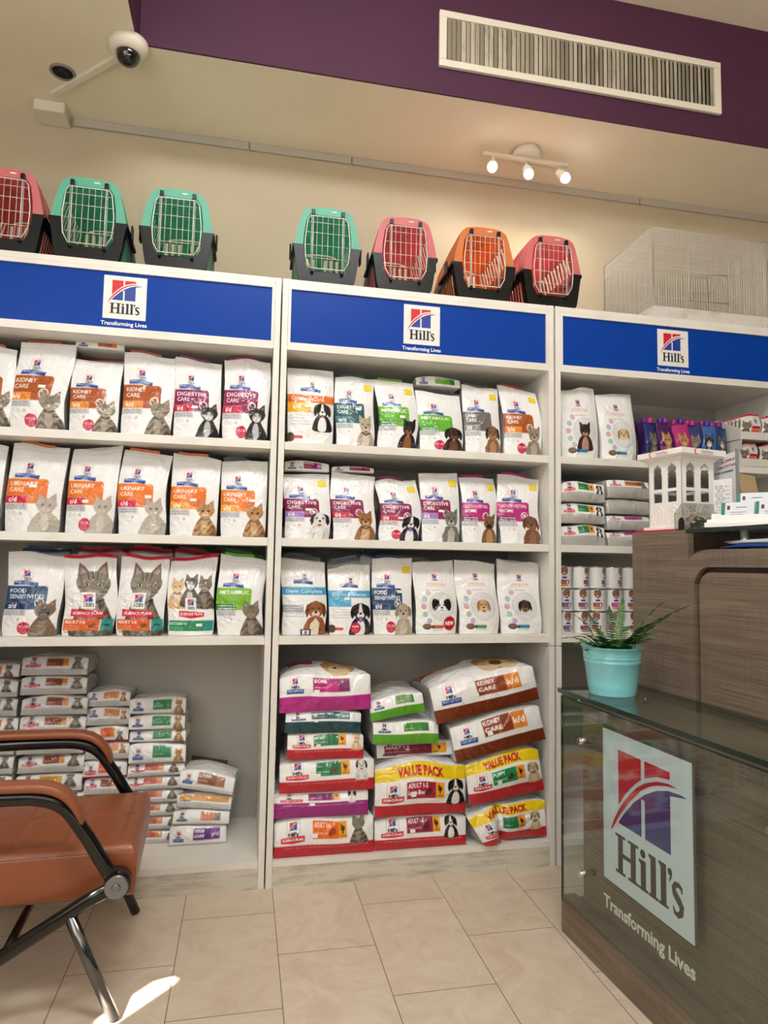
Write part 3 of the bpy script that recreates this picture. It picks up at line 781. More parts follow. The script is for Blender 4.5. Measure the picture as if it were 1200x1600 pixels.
def art_box(sp, seed=0):
    """older print: full-width band, code block, pet framed at right"""
    A = Art(RW, RH, '#efefee'); T = A.A
    a_logo(A, .47, T*.735, .12); a_pd(A, .28, T*.685, .42)
    b0, b1 = T*.545, T*.635
    A.rect(0, b0-.02, 1, b1, sp['panel']); A.text(sp['title'][0], .10, b0+.02, cap=.075, col='#ffffff', width=sp.get('tw', .68))
    A.rect(0, T*.40, .52, b0-.02, sp['codecol'])
    if sp.get('code'): A.text(sp['code'], .12, T*.45, cap=.10, col='#ffffff', bold=.01)
    A.rect(.50, T*.30, .96, b0-.02, '#dfe1e4') if sp.get('frame') else None
    a_pet(A, sp['pet'], .74, T*.18 if sp.get('frame') else 0, .62 if sp.get('frame') else .80, seed)
    for i in range(4): a_micro(A, .08, T*.36-i*.06, .40, 1, .02, '#8a8f96', .012, seed+i)
    if sp.get('kibble'): A.ell(.06, .14, .09, .09, '#4f3b2d'); A.rect(.14, .11, .32, .17, '#d8452c')
    if sp.get('badge2'):
        A.ell(.62, .16, .125, .125, '#c4183c'); A.text('100%', .54, .17, cap=.045, width=.16, col='#ffffff', bold=.03); a_micro(A, .54, .12, .16, 2, .035, '#f0c0c8', .01, seed)
    if sp.get('screen'): A.rect(.42, 0, .66, .13, '#1b2350'); A.rect(.46, .02, .62, .11, '#e8e4e4'); A.ell(.54, .06, .03, .04, '#8a5a34')
    if sp.get('greybox'): A.rect(0, T*.30, .46, T*.40, '#a9abae'); a_micro(A, .05, T*.36, .36, 2, .045, '#e8e8e8', .012, seed)
    return A.out()
def art_sp(sp, seed=0):
    """big pet print with a red ribbon"""
    A = Art(RW, RH, '#f0f0f0'); T = A.A
    A.rect(0, T-.075, 1, T+.02, '#c41e36')
    a_pet(A, sp['pet'], .56, -.02, T*.93, seed, wide=.82, head=.86)
    a_logo(A, .32, T*.335, .27)
    A.poly([(.14, T*.33), (.78, T*.30), (.78, T*.235), (.46, T*.215), (.14, T*.245)], '#cf1f33')
    A.text('SCIENCE PLAN', .18, T*.262, cap=.055, width=.56, col='#ffffff', bold=.03)
    A.rect(.03, T*.07, .98, T*.205, '#e2622a'); A.rect(.75, T*.07, .98, T*.205, '#2d8f86'); A.rect(.73, T*.07, .75, T*.205, '#efefef')
    A.text('ADULT 1-6', .05, T*.155, cap=.055, width=.40, col='#ffffff', bold=.03); a_micro(A, .06, T*.12, .3, 3, .035, '#f6c8a8', .012, seed)
    A.ell(.62, T*.135, .05, .04, '#8a4c22'); A.ell(.56, T*.12, .04, .035, '#8a4c22'); A.ell(.86, T*.135, .07, .025, '#135a55')
    a_micro(A, .06, T*.045, .88, 1, .03, '#4d5560', .014, seed)
    return A.out()
def art_kitten(sp, seed=0):
    A = Art(RW, RH, '#f0f0f0'); T = A.A
    A.rect(0, T-.075, 1, T+.02, '#c41e36')
    a_pet(A, 'cream', .22, T*.34, .62, 1, head=.85); a_pet(A, 'tabby', .80, T*.34, .66, 2, head=.85); a_pet(A, 'blackwhite', .50, T*.36, .66, 3, head=.85)
    a_logo(A, .40, T*.31, .22)
    A.poly([(.25, T*.31), (.78, T*.29), (.78, T*.235), (.5, T*.215), (.25, T*.24)], '#cf1f33'); A.text('SCIENCE PLAN', .28, T*.255, cap=.048, width=.46, col='#ffffff', bold=.03)
    A.rect(.03, T*.06, .98, T*.19, '#1f8a55'); A.text('KITTEN <1', .05, T*.135, cap=.055, width=.36, col='#ffffff', bold=.03); a_micro(A, .06, T*.10, .3, 2, .035, '#bfe6cf', .012, seed)
    A.rect(.79, T*.06, .98, T*.19, '#2d8f86')
    return A.out()
def art_vet(sp, seed=0):
    """white print with the pet in a ring and a column of round icons"""
    A = Art(RW, RH, '#eeeeec'); T = A.A
    a_logo(A, .42, T*.72, .16)
    A.text('VETESSENTIALS', .30, T*.675, cap=.036, width=.42, col='#d88a80', bold=.01); A.line([(.28, T*.66), (.5, T*.655), (.74, T*.665)], .008, '#d8a8a0')
    a_micro(A, .38, T*.60, .26, 1, .03, '#7d8188', .012, seed)
    A.ell(.60, T*.38, .30, .30, '#c9ccd0'); A.ell(.60, T*.38, .285, .285, '#dfe1e2')
    a_pet(A, sp['pet'], .60, T*.38-.40, .62, seed, headonly=(sp['pet'] != 'chihuahua'))
    cols = ['#b35a8a', '#2f7fb8', '#b8425a', '#3fa07a', '#7c58a0']
    for i, c in enumerate(cols):
        a = 2.35 + i*.40; x, y = .60 + .42*math.cos(a), T*.38 + .42*math.sin(a)
        A.ell(x, y, .052, .052, c); A.ell(x, y, .036, .036, '#eeeeec'); A.ell(x, y, .018, .018, c)
    A.ell(.26, T*.11, .10, .062, '#2c2622'); A.ell(.26, T*.115, .085, .045, '#7a5636'); A.rrect(.36, T*.085, .66, T*.13, .02, sp.get('scoop', '#3f83b0')); A.ell(.40, T*.105, .03, .025, '#2d4a66')
    a_micro(A, .40, T*.06, .25, 1, .03, '#7d8188', .01, seed)
    if sp.get('new'): A.ell(.80, .24, .15, .15, '#b8122c'); A.text('NEW', .69, .205, cap=.085, width=.22, col='#ffffff', bold=.04)
    return A.out()

# ---- prints for the long narrow side that faces out when a bag lies down
def art_side(sp, W=120, ratio=.36, seed=0):
    H = max(10, int(W*ratio)); A = Art(W, H, '#f0f0ef'); T = A.A; s0 = sp.get('strip', 0)*T
    if s0:
        A.rect(0, 0, 1, s0, sp['stripcol'])
        if sp.get('striptext'): A.text('HELPED 7 MILLION SHELTER PETS WORLDWIDE FIND A FOREVER HOME', .10, s0-.030, cap=.013, width=.84, col='#e7a8a8', bold=.01)
    y0 = s0; hh = T - s0
    if sp.get('band'):
        A.rect(0, T-hh*.36, 1, T, '#f0cf1c'); A.text(sp['band'], .24, T-hh*.30, cap=hh*.21, width=.50, col='#c01c24', bold=.05); hh *= .64
    if sp.get('sp', True):
        lw = min(.12, hh*.62); a_logo(A, .13, y0+hh*.34, lw)
        A.poly([(.07, y0+hh*.33), (.30, y0+hh*.36), (.30, y0+hh*.14), (.185, y0+hh*.08), (.07, y0+hh*.12)], '#cf1f33')
        A.text('SCIENCE PLAN', .085, y0+hh*.19, cap=hh*.10, width=.20, col='#ffffff', bold=.04)
    else:
        lw = min(.10, hh*.6); a_logo(A, .12, y0+hh*.36, lw)
        A.rect(.08, y0+hh*.14, .26, y0+hh*.34, '#1c3f91'); A.text('PRESCRIPTION', .09, y0+hh*.22, cap=hh*.09, width=.16, col='#dfe6f6', bold=.03)
    px0, px1 = sp.get('px', (.34, .62))
    A.rect(px0, y0+hh*.22, px1, y0+hh*.86, sp['panel'])
    if sp.get('title'):
        n = len(sp['title'])
        for i, l in enumerate(sp['title']): A.text(l, px0+.012, y0+hh*(.64-.26*i), cap=hh*.17, width=(px1-px0)*sp.get('tw', .72), col='#ffffff', bold=.03)
    a_micro(A, px0+.015, y0+hh*.40, (px1-px0)*.5, 1, .02, '#f0d0c0', hh*.05, seed)
    if sp.get('chip'):
        cx1 = px1 + sp.get('chipw', .10); A.rect(px1, y0+hh*.22, cx1, y0+hh*.86, sp['chip'])
        if sp.get('code'): A.text(sp['code'], px1+.012, y0+hh*.44, cap=hh*.24, width=cx1-px1-.03, col='#ffffff', bold=.02)
        elif sp['chip'] in ('#f0a020', '#efa324', '#ee9a2c'):
            A.ell((px1+cx1)/2, y0+hh*.60, .022, hh*.10, '#3a2410'); A.rect((px1+cx1)/2-.006, y0+hh*.40, (px1+cx1)/2+.006, y0+hh*.52, '#3a2410'); A.ell((px1+cx1)/2-.016, y0+hh*.72, .008, hh*.05, '#3a2410')
            a_micro(A, px1+.015, y0+hh*.30, .07, 1, .02, '#6b3c14', hh*.04, seed)
    if sp.get('blob'): A.ell(px0+(px1-px0)*.78, y0+hh*.50, .03, hh*.13, sp['blob']); A.ell(px0+(px1-px0)*.68, y0+hh*.42, .022, hh*.10, sp['blob'])
    if sp.get('pet'): a_pet(A, sp['pet'], sp.get('petx', .86), y0-.01, sp.get('pets', min(.26, hh*1.12)), seed)
    for b in sp.get('extra', []): A.rect(b[0], y0+hh*b[1], b[2], y0+hh*b[3], b[4])
    return A.out()
# ------------------------------------------------------------------ bag bodies
def lerp_grid(P, s, t):
    ny, nx = P.shape[:2]; x = min(max(s*(nx-1), 0), nx-1.001); y = min(max(t*(ny-1), 0), ny-1.001)
    i, j = int(x), int(y); fx, fy = x-i, y-j
    return P[j,i]*(1-fx)*(1-fy) + P[j,i+1]*fx*(1-fy) + P[j+1,i]*(1-fx)*fy + P[j+1,i+1]*fx*fy
def creases(S, T, seed, amp, n=7, asp=1.5):
    r = np.random.RandomState(seed); D = np.zeros_like(S)
    for k in range(n):
        a = r.uniform(0, math.pi); cx, cy = r.uniform(.1, .9), r.uniform(.05, .95)
        dx, dy = math.cos(a), math.sin(a); X, Y = (S-cx), (T-cy)*asp
        u = X*dx + Y*dy; v = -X*dy + Y*dx + r.uniform(-.6, .6)*u*u
        L = r.uniform(.12, .35); wd = r.uniform(.02, .07)
        D += r.choice([-1, 1])*amp*r.uniform(.4, 1)*np.exp(-np.abs(v)/wd)*np.exp(-(u/L)**2)
    # broad dents
    for k in range(4):
        cx, cy = r.uniform(0, 1), r.uniform(.3, 1.0); D += amp*1.6*r.uniform(-1, 1)*np.exp(-((S-cx)**2 + ((T-cy)*asp)**2)/.05)
    return D
def mesh_from_grids(name, grids, mats, smooth=True):
    """grids: list of (P[ny,nx,3], C[ny,nx,3] or colour tuple, mat index) -> one mesh with a Col attribute"""
    V = []; F = []; C = []; MI = []; o = 0
    for P, c, mi in grids:
        ny, nx = P.shape[:2]; V.append(P.reshape(-1, 3)); 
        if isinstance(c, np.ndarray) and c.ndim == 3: C.append(c.reshape(-1, 3))
        else: C.append(np.tile(np.asarray(c, np.float32)[:3], (nx*ny, 1)))
        i, j = np.meshgrid(np.arange(nx-1), np.arange(ny-1)); a = (j*nx + i).ravel() + o
        F.append(np.stack([a, a+1, a+nx+1, a+nx], 1)); MI.append(np.full(len(a), mi)); o += nx*ny
    V = np.concatenate(V).astype(np.float32); F = np.concatenate(F).astype(np.int32); C = np.concatenate(C).astype(np.float32); MI = np.concatenate(MI).astype(np.int32)
    me = bpy.data.meshes.new(name)
    me.vertices.add(len(V)); me.vertices.foreach_set('co', V.ravel())
    me.loops.add(len(F)*4); me.loops.foreach_set('vertex_index', F.ravel())
    me.polygons.add(len(F)); me.polygons.foreach_set('loop_start', np.arange(0, len(F)*4, 4, dtype=np.int32))
    me.polygons.foreach_set('material_index', MI)
    me.update(calc_edges=True)
    at = me.color_attributes.new('Col', 'FLOAT_COLOR', 'CORNER'); CL = C[F.ravel()]
    at.data.foreach_set('color', np.concatenate([CL, np.ones((len(CL), 1), np.float32)], 1).ravel())
    me.polygons.foreach_set('use_smooth', np.ones(len(F), bool))
    for m in (mats if isinstance(mats, (list, tuple)) else [mats]): me.materials.append(m)
    bm = bmesh.new(); bm.from_mesh(me); bmesh.ops.remove_doubles(bm, verts=bm.verts, dist=1e-5); bm.to_mesh(me); bm.free()
    me.update()
    return me
def patch(P, s0, s1, t0, t1, name, m, parent, off=0.0016, n=4, curve=None):
    """a small sticker lying on a pack front"""
    mb = MB(); vs = []
    for j in range(n+1):
        for i in range(n+1):
            q = lerp_grid(P, s0+(s1-s0)*i/n, t0+(t1-t0)*j/n); vs.append((q[0], q[1]-off, q[2]))
    k = n+1
    fs = [(j*k+i, j*k+i+1, (j+1)*k+i+1, (j+1)*k+i) for j in range(n) for i in range(n)]
    mb.add(vs, fs); return mb.build(name, m, parent)
def standing_bag(img, w, h, d, seed, seal=None, price=None, offer=None, lean=0.02, amp=.0035, slump=0.0, twist=0.0, gus='#dcdcdc', flare=1.0):
    ny, nx = img.shape[:2]
    s = np.linspace(0, 1, nx); t = np.linspace(0, 1, ny); S, T = np.meshgrid(s, t)
    D = d*(1 - np.clip(T, 0, 1)**2.6)*.93 + .007
    foot = np.clip(T/.06, 0, 1); Wd = w*(.93 + .07*T**.7*flare)*(1 - .02*(1-foot)) - slump*np.sin(np.pi*T)*.0
    bul = .62 + .38*(1 - np.abs(2*S-1)**2.6)
    X = (S-.5)*Wd; Y = -D/2*bul
    Y += creases(S, T, seed, amp, asp=h/w)*(.35 + .65*np.clip(D/d, 0, 1))*np.sin(np.pi*np.clip(S, .0, 1))**.3*np.clip(T/.08, 0, 1)
    Y += lean*T**1.5
    r = np.random.RandomState(seed+50)
    tp = r.uniform(-.012, .012)*(S-.5)*2 + r.uniform(-.004, .006)*np.sin(S*7+seed)
    Z = T*h + tp*np.clip((T-.6)/.4, 0, 1)**1.5
    X += twist*T*w + r.uniform(-.01, .01)*np.sin(T*5+seed)*np.clip(T*3, 0, 1)
    P = np.stack([X, Y, Z], 2)
    # wrap of gusset - back - gusset
    nb = 9; q = np.linspace(0, 1, nb)
    cols = [P[:, -1]]
    Dl = D[:, 0]; yl = lean*t**1.5
    for k, (fx, fy) in enumerate(((.5-.10, 0), (.5, .31), (.25, .42), (0, .46), (-.25, .42), (-.5, .31), (-.5+.10, 0))):
        gx = fx if abs(fx) != .4 else fx
        gx = gx if k not in (0, 6) else math.copysign(.5 - .10*(d/.08)*.5, fx)
        xx = gx*Wd[:, 0] + (X[:, 0]+X[:, -1])/2
        cols.append(np.stack([xx, fy*2*Dl/2 + yl + (0 if k in (0, 6) else 0), Z[:, -1]*(.5+gx) + Z[:, 0]*(.5-gx)], 1))
    cols.append(P[:, 0])
    Wp = np.stack(cols, 1)
    g = np.array(s2l(hx(gus)), np.float32)
    Cw = np.tile(g, (ny, len(cols), 1)); Cw[:, 0] = img[:, -1]; Cw[:, -1] = img[:, 0]
    # bottom
    bt = np.stack([P[0], np.stack([P[0, :, 0], -P[0, :, 1]*.9, P[0, :, 2]*0], 1)], 0)[::-1]
    me = mesh_from_grids('pet_food_bag', [(P, img, 0), (Wp, Cw, 0), (bt, g, 0)], FILM)
    o = bpy.data.objects.new('pet_food_bag', me); COL.objects.link(o)
    if seal:
        x0, x1 = -.40*w, .22*w
        mb = MB(); n = 10; vs = []
        for yy, dz in ((0.0, -.012), (0.0, .010), (.005, .010), (.005, -.012)):
            for i in range(n+1):
                sx = (x0 + (x1-x0)*i/n)/w + .5; q = lerp_grid(P, sx, 1.0); vs.append((q[0], q[1]+.006+yy, q[2]+dz))
        k = n+1; fs = [(j*k+i, j*k+i+1, (j+1)*k+i+1, (j+1)*k+i) for j in range(3) for i in range(n)] + [(3*k+i, 3*k+i+1, i+1, i) for i in range(n)]
        mb.add(vs, fs); mb.build('seal_strip', mat('seal_' + seal[1:], seal, .4), o)
    if price: patch(P, price[0], price[0]+.13, price[1], price[1]+.035, 'price_sticker', STICK, o)
    if offer: patch(P, .74, .93, .80, .895, 'offer_sticker', YSTICK, o)
    return o
def lying_bag(img, L, Dp, H, seed, topcol='#e6e6e6', topimg=None, bulge=.02, amp=.003, pinch=.1, droop=0.0, gus='#d9d9d9', back=1.0, name='pet_food_bag', kinkz=0.0, topt=None):
    """origin at the bottom centre of the front face; x along, y into the shelf, z up"""
    ny, nx = img.shape[:2]
    s = np.linspace(0, 1, nx); t = np.linspace(0, 1, ny); S, T = np.meshgrid(s, t)
    e = np.sin(np.pi*s)**.5
    Hs = H*(1-pinch + pinch*e)
    X = (S-.5)*L
    Y = -.016*np.sin(np.pi*T)*e[None]**1 * (H/.09) + .010*T + creases(S, T*H/L, seed, amp, 8, 1.0)*np.clip(np.minimum(T, 1.0)/.15, 0, 1)
    r = np.random.RandomState(seed)
    wav = .004*np.sin(s*r.uniform(4, 9)+r.uniform(0, 6))*(H/.09)
    Z = T*(Hs + wav)[None]
    base = -droop*((2*s-1)**2)
    P = np.stack([X, Y, Z + base[None]], 2)
    # top, front to back
    nt = 20 if topimg is None else topimg.shape[0]
    ntx = nx if topimg is None else topimg.shape[1]
    v = np.linspace(0, 1, nt); s2 = np.linspace(0, 1, ntx); S2, V2 = np.meshgrid(s2, v)
    e2 = np.sin(np.pi*S2)**.6; f0z = np.interp(s2, s, P[-1, :, 2]); f0y = np.interp(s2, s, P[-1, :, 1])
    Yt = f0y[None] + V2*(Dp-.01) ; Xt = (S2-.5)*L*(1 - .04*np.sin(np.pi*V2))
    Zt = f0z[None] + bulge*e2*np.sin(np.pi*V2**.75) - V2**3*H*.25*back + creases(S2, V2, seed+9, amp*1.3, 8, Dp/L)*np.sin(np.pi*V2)
    Xt[0] = np.interp(s2, s, P[-1, :, 0])
    Pt = np.stack([Xt, Yt, Zt], 2)
    ct = np.array(s2l(hx(topcol)), np.float32)
    # back face down to bottom, bottom, caps
    vb = np.linspace(0, 1, 4)[:, None]
    bot_back = np.stack([Pt[-1, :, 0], np.full(ntx, Dp-.01), np.interp(s2, s, base) ], 1)
    Pb = Pt[-1][None]*(1-vb[..., None]) + bot_back[None]*vb[..., None]
    fb = np.stack([np.interp(s2, s, P[0, :, k]) for k in range(3)], 1)
    Pu = bot_back[None]*(1-vb[..., None]) + fb[None]*vb[..., None]
    g = np.array(s2l(hx(gus)), np.float32)
    grids = [(P, img, 0), (Pt, ct if topimg is None else topimg, 0), (Pb, g, 0), (Pu, g, 0)]
    # end gussets, folded slightly inwards
    for side, sg in ((0, -1), (-1, 1)):
        topc = Pt[:, side]; botc = np.stack([Pu[::-1, side][:, k] for k in range(3)], 1)
        botf = np.stack([np.interp(np.linspace(0, 1, nt), np.linspace(0, 1, 4), botc[:, k]) for k in range(3)], 1)
        # front edge column
        rows = []
        for q in np.linspace(0, 1, 5):
            c = topc*(1-q) + botf*q; c = c.copy(); c[:, 0] -= sg*.05*H*math.sin(math.pi*q)*np.clip(np.linspace(0, 1, nt)*6, 0, 1); rows.append(c)
        G = np.stack(rows, 0)
        if sg > 0: G = G[::-1]
        grids.append((G, g, 0))
    me = mesh_from_grids(name, grids, FILM)
    o = bpy.data.objects.new(name, me); COL.objects.link(o)
    LAST['P'] = P
    return o
LAST = {}

# ------------------------------------------------------------------ standing bags on the shelves
OR, BR, MAR, RED, YEL, TL_, GRN = '#e87722', '#a94f24', '#7c1f4f', '#c8203c', '#efb23a', '#20535a', '#62ad2f'
KID = dict(title=['KIDNEY', 'CARE'], panel='#ab5527', code='k/d', codecol='#e98a25', pet='grey')
URR = dict(title=['URINARY', 'CARE'], panel=OR, code='c/d', codecol='#cf2140', pet='white', icon=False)
URY = dict(title=['URINARY', 'CARE'], panel=OR, code='c/d', codecol='#efab3c', pet='ginger', icon=False)
DIG = dict(title=['DIGESTIVE', 'CARE'], panel='#8a2054', code='i/d', codecol='#c41f3f', pet='tuxedo')
# each row: x0, x1, height, painter, spec, label, options
ZROW = {'A': ZA, 'B': ZB, 'C': ZC}
BAGS = {
('U1', 'A', 'bags on the top shelf of the left unit'): [
 (-1.0+.022, -.838, .285, art_rx, {**KID}, 'white bag with brown panel cut by the photo edge, leftmost on the top shelf', dict(seal='#a5502a')),
 (-.846, -.672, .305, art_rx, {**KID, 'badge': 1}, 'tallest brown-panel bag with grey cat and red badge, second on the left top shelf', dict(seal='#a5502a', price=(.50, .46))),
 (-.672, -.515, .255, art_rx, {**KID, 'badge': 1}, 'brown-panel bag with grey cat and red badge that carries a flat bag on top', dict()),
 (-.514, -.345, .292, art_rx, {**KID}, 'brown-panel bag with grey cat and no red badge, middle of the left top shelf', dict(seal='#a5502a')),
 (-.350, -.192, .284, art_rx, {**DIG}, 'maroon-panel bag with black and white cat beside the brown-panel bags', dict(seal='#8a2054', price=(.38, .36))),
 (-.190, -.030, .300, art_rx, {**DIG, 'badge': 1}, 'maroon-panel bag with black and white cat and red badge, right end of its shelf', dict(seal='#8a2054'))],
('U1', 'B', 'bags on the second shelf of the left unit'): [
 (-.977, -.852, .285, art_rx, {**KID, 'pet': 'tabby'}, 'white bag cut by the photo edge, leftmost on the second shelf', dict()),
 (-.843, -.672, .287, art_rx, {**URR}, 'orange-panel bag with red code box and white cat, leftmost whole bag on the second shelf', dict(seal=OR, price=(.42, .50))),
 (-.668, -.512, .287, art_rx, {**URR, 'badge': 1}, 'orange-panel bag with white cat and round red badge', dict(price=(.34, .345), twist=.05)),
 (-.507, -.350, .282, art_rx, {**URR}, 'orange-panel bag with red code box and white cat beside the ginger-cat bags', dict(seal=OR, price=(.58, .43))),
 (-.347, -.186, .277, art_rx, {**URY}, 'orange-panel bag with yellow code box and ginger cat, left one of the two', dict(seal=OR, price=(.42, .42))),
 (-.184, -.026, .268, art_rx, {**URY}, 'orange-panel bag with yellow code box and ginger cat, right end of its shelf', dict(price=(.62, .45), twist=-.02))],
('U1', 'C', 'bags on the third shelf of the left unit'): [
 (-.833, -.664, .262, art_rx, dict(title=['FOOD', 'SENSITIVITIES'], panel='#24486f', code='z/d', codecol='#1b2f66', pet='siamese', badge=1), 'dark blue panel bag with siamese cat and red badge', dict()),
 (-.662, -.499, .262, art_sp, dict(pet='tabby'), 'bag with large tabby cat and red top band, left of the pair', dict()),
 (-.498, -.342, .262, art_sp, dict(pet='tabby'), 'bag with large tabby cat and red top band beside the kittens bag', dict()),
 (-.340, -.186, .262, art_kitten, dict(), 'bag with three kittens and green strip', dict(price=(.62, .115))),
 (-.184, -.026, .262, art_rx, dict(title=['METABOLIC'], panel='#79b52c', sub=['weight loss &', 'maintenance'], codecol='#2f7a38', pet='tabby', icon=False), 'green-panel bag with tabby cat at the end of the third shelf', dict(seal=GRN, price=(.40, .53)))],
('U2', 'A', 'bags on the top shelf of the middle unit'): [
 (.026, .194, .284, art_box, dict(title=['Urinary Care'], panel='#e0722a', code='c/d', codecol='#efb125', pet='collie', frame=1, kibble=1), 'bag with orange band, yellow box and black and white dog in a frame', dict(price=(.36, .47))),
 (.196, .340, .266, art_rx, dict(title=['DIGESTIVE', 'CARE'], panel='#235a60', code='w/d', codecol='#2d6f78', pet='westie', icon=False), 'teal-panel bag with fluffy cream terrier', dict(seal='#2a5358', offer=1, price=(.52, .50))),
 (.342, .492, .262, art_rx, dict(title=['METABOLIC'], panel='#63b031', sub=['weight loss &', 'maintenance'], codecol='#2f7a38', pet='blacktan', icon=False), 'green-panel bag with black and tan pointed-ear dog and yellow sticker', dict(seal=GRN, offer=1, twist=.02, price=(.50, .44))),
 (.494, .668, .228, art_rx, dict(title=['METABOLIC'], panel='#63b031', sub=['weight loss &', 'maintenance'], codecol='#2f7a38', pet='chocolate', icon=False, badge=1), 'green-panel bag with dark brown dog and red badge under a flat bag', dict()),
 (.670, .812, .264, art_rx, dict(title=['LIVER', 'CARE'], panel='#6e6867', code='l/d', codecol='#8f8d8e', pet='yorkie', icon=False), 'grey-panel bag with brown and grey terrier', dict(seal='#5a585a', offer=1)),
 (.816, .974, .268, art_rx, {**KID, 'pet': 'cairn', 'badge': 1}, 'brown-panel bag with scruffy grey terrier, rightmost on the middle top shelf', dict(seal='#a5502a', offer=1))],
('U2', 'B', 'bags on the second shelf of the middle unit'): [
 (.026, .190, .232, art_rx, {**DIG, 'codecol': '#a378c8', 'pet': 'spaniel'}, 'maroon-panel bag with purple code box and black and white spaniel', dict(offer=1, price=(.44, .42))),
 (.192, .350, .238, art_rx, {**DIG, 'pet': 'brownmutt'}, 'maroon-panel bag with red code box and tan pointed-ear dog', dict()),
 (.354, .508, .224, art_rx, {**DIG, 'pet': 'bordercollie', 'badge': 1}, 'maroon-panel bag with black and white dog in a blue collar and red badge', dict(seal='#8a2054', offer=1, price=(.40, .345))),
 (.510, .658, .256, art_rx, {**DIG, 'codecol': '#a378c8', 'pet': 'schnauzer'}, 'maroon-panel bag with purple code box and grey pointed-ear dog, tallest of its shelf', dict(offer=1, price=(.42, .42))),
 (.660, .800, .246, art_rx, dict(title=['GASTROINTESTINAL', 'BIOME'], panel='#b8267a', sub=['digestive/', 'fibre care'], codecol='#6d1a48', pet='shepherd'), 'pink-panel bag with german shepherd', dict(seal='#b8267a', offer=1, price=(.20, .46))),
 (.806, .972, .258, art_rx, dict(title=['GASTROINTESTINAL', 'BIOME'], panel='#b8267a', sub=['digestive/', 'fibre care'], codecol='#6d1a48', pet='poodle'), 'pink-panel bag with curly brown dog', dict(seal='#b8267a', offer=1))],
('U2', 'C', 'bags on the third shelf of the middle unit'): [
 (.026, .182, .255, art_box, dict(title=['Derm Complete'], panel='#4aa3cf', codecol='#efefee', pet='toller', greybox=1, screen=1, tw=.80), 'bag with light blue band and brown and white dog, leftmost on its shelf', dict()),
 (.186, .338, .238, art_box, dict(title=['Derm Defense'], panel='#4aa3cf', codecol='#57b0d8', pet='bordercollie', badge2=1, kibble=1, tw=.80), 'bag with light blue band, blue box and black and white dog with round red badge', dict(price=(.36, .50))),
 (.341, .488, .268, art_rx, dict(title=['FOOD', 'SENSITIVITIES'], panel='#24486f', code='z/d', codecol='#1b2f66', pet='lhasa', badge=1), 'dark blue panel bag with long-haired cream dog', dict(seal='#24486f', offer=1, price=(.62, .54))),
 (.490, .648, .258, art_vet, dict(pet='papillon', new=1, scoop='#c05a48'), 'white bag with butterfly-eared dog in a ring and round NEW badge', dict()),
 (.650, .806, .262, art_vet, dict(pet='labpup', scoop='#5a8a58'), 'white bag with golden puppy in a ring', dict()),
 (.808, .974, .262, art_vet, dict(pet='terrier'), 'white bag with dark terrier in a ring, rightmost on its shelf', dict())],
('U3', 'A', 'ring bags on the top shelf of the right unit'): [
 (1.046, 1.204, .282, art_vet, dict(pet='chihuahua'), 'white bag with small dark dog in a ring on the right unit', dict(lean=.01)),
 (1.208, 1.364, .272, art_vet, dict(pet='cockerpup'), 'white bag with curly golden puppy in a ring on the right unit', dict(lean=.01))],
}
sd = 11
for (u, rw, grp), rows in BAGS.items():
    for i, (x0, x1, h, painter, sp, label, op) in enumerate(rows):
        sd += 1
        img = painter(sp, sd)
        w = (x1-x0)*.99; d = .095
        o = standing_bag(img, w, h*.985, d, sd, **op)
        o.location = ((x0+x1)/2, .03 + d/2, ZROW[rw] + .0005)
        o.rotation_euler = (0, 0, random.uniform(-.04, .04))
        tag(o, label, 'pet food bag', grp)
# bags standing in the second row, seen between and above the front ones
def plain_front(top, body='#e8e8e6'):
    A = Art(20, 30, body); A.rect(0, A.A-.09, 1, A.A+.1, top); A.rect(0, .3, .7, .75, top); return A.out()
BEHIND = [
 (-.60, .30, 'A', '#a5502a', 'white bag behind the brown-panel bags, under the flat bag on the left top shelf', .30),
 (-.59, .28, 'B', OR, 'orange-topped bag behind the twisted orange-panel bag', .28),
 (-.76, .275, 'C', '#24486f', 'blue-topped bag behind the siamese cat bag', .275), (-.58, .278, 'C', '#c41e36', 'red-topped bag behind the left large tabby bag', .278), (-.41, .282, 'C', '#c41e36', 'red-topped bag behind the right large tabby bag', .282), (-.27, .276, 'C', '#c41e36', 'red-topped bag behind the kittens bag', .276), (-.10, .272, 'C', GRN, 'green-topped bag behind the green-panel cat bag', .272),
 (-.11, .283, 'B', '#b9b9b6', 'grey-topped bag behind the last ginger cat bag', .283),
 (.60, .255, 'A', GRN, 'green-topped bag behind the dark brown dog bag', .25), (.745, .268, 'A', '#5a585a', 'dark-topped bag behind the grey-panel bag', .268),
 (.43, .235, 'B', '#8a2054', 'maroon-topped bag behind the blue-collar dog bag', .235), (.10, .228, 'B', '#8a2054', 'bag behind the purple code box spaniel bag', .23), (.27, .235, 'B', '#8a2054', 'bag behind the tan pointed-ear dog bag', .235),
 (.11, .265, 'C', '#a9aaab', 'grey-topped bag behind the first light blue band bag', .265), (.28, .258, 'C', '#9ba3b2', 'grey-topped bag behind the second light blue band bag', .258), (.40, .276, 'C', '#24486f', 'blue-topped bag behind the long-haired dog bag', .276), (.54, .262, 'C', '#b4b4b2', 'pale bag behind the NEW badge bag', .262),
]
for x, h, rw, c, label, hh in BEHIND:
    sd += 1
    o = standing_bag(plain_front(c), .15, hh, .085, sd, lean=.012, seal=c)
    o.location = (x, .03+.095+.075, ZROW[rw] + .0005); tag(o, label, 'pet food bag', 'bags standing in the second row')
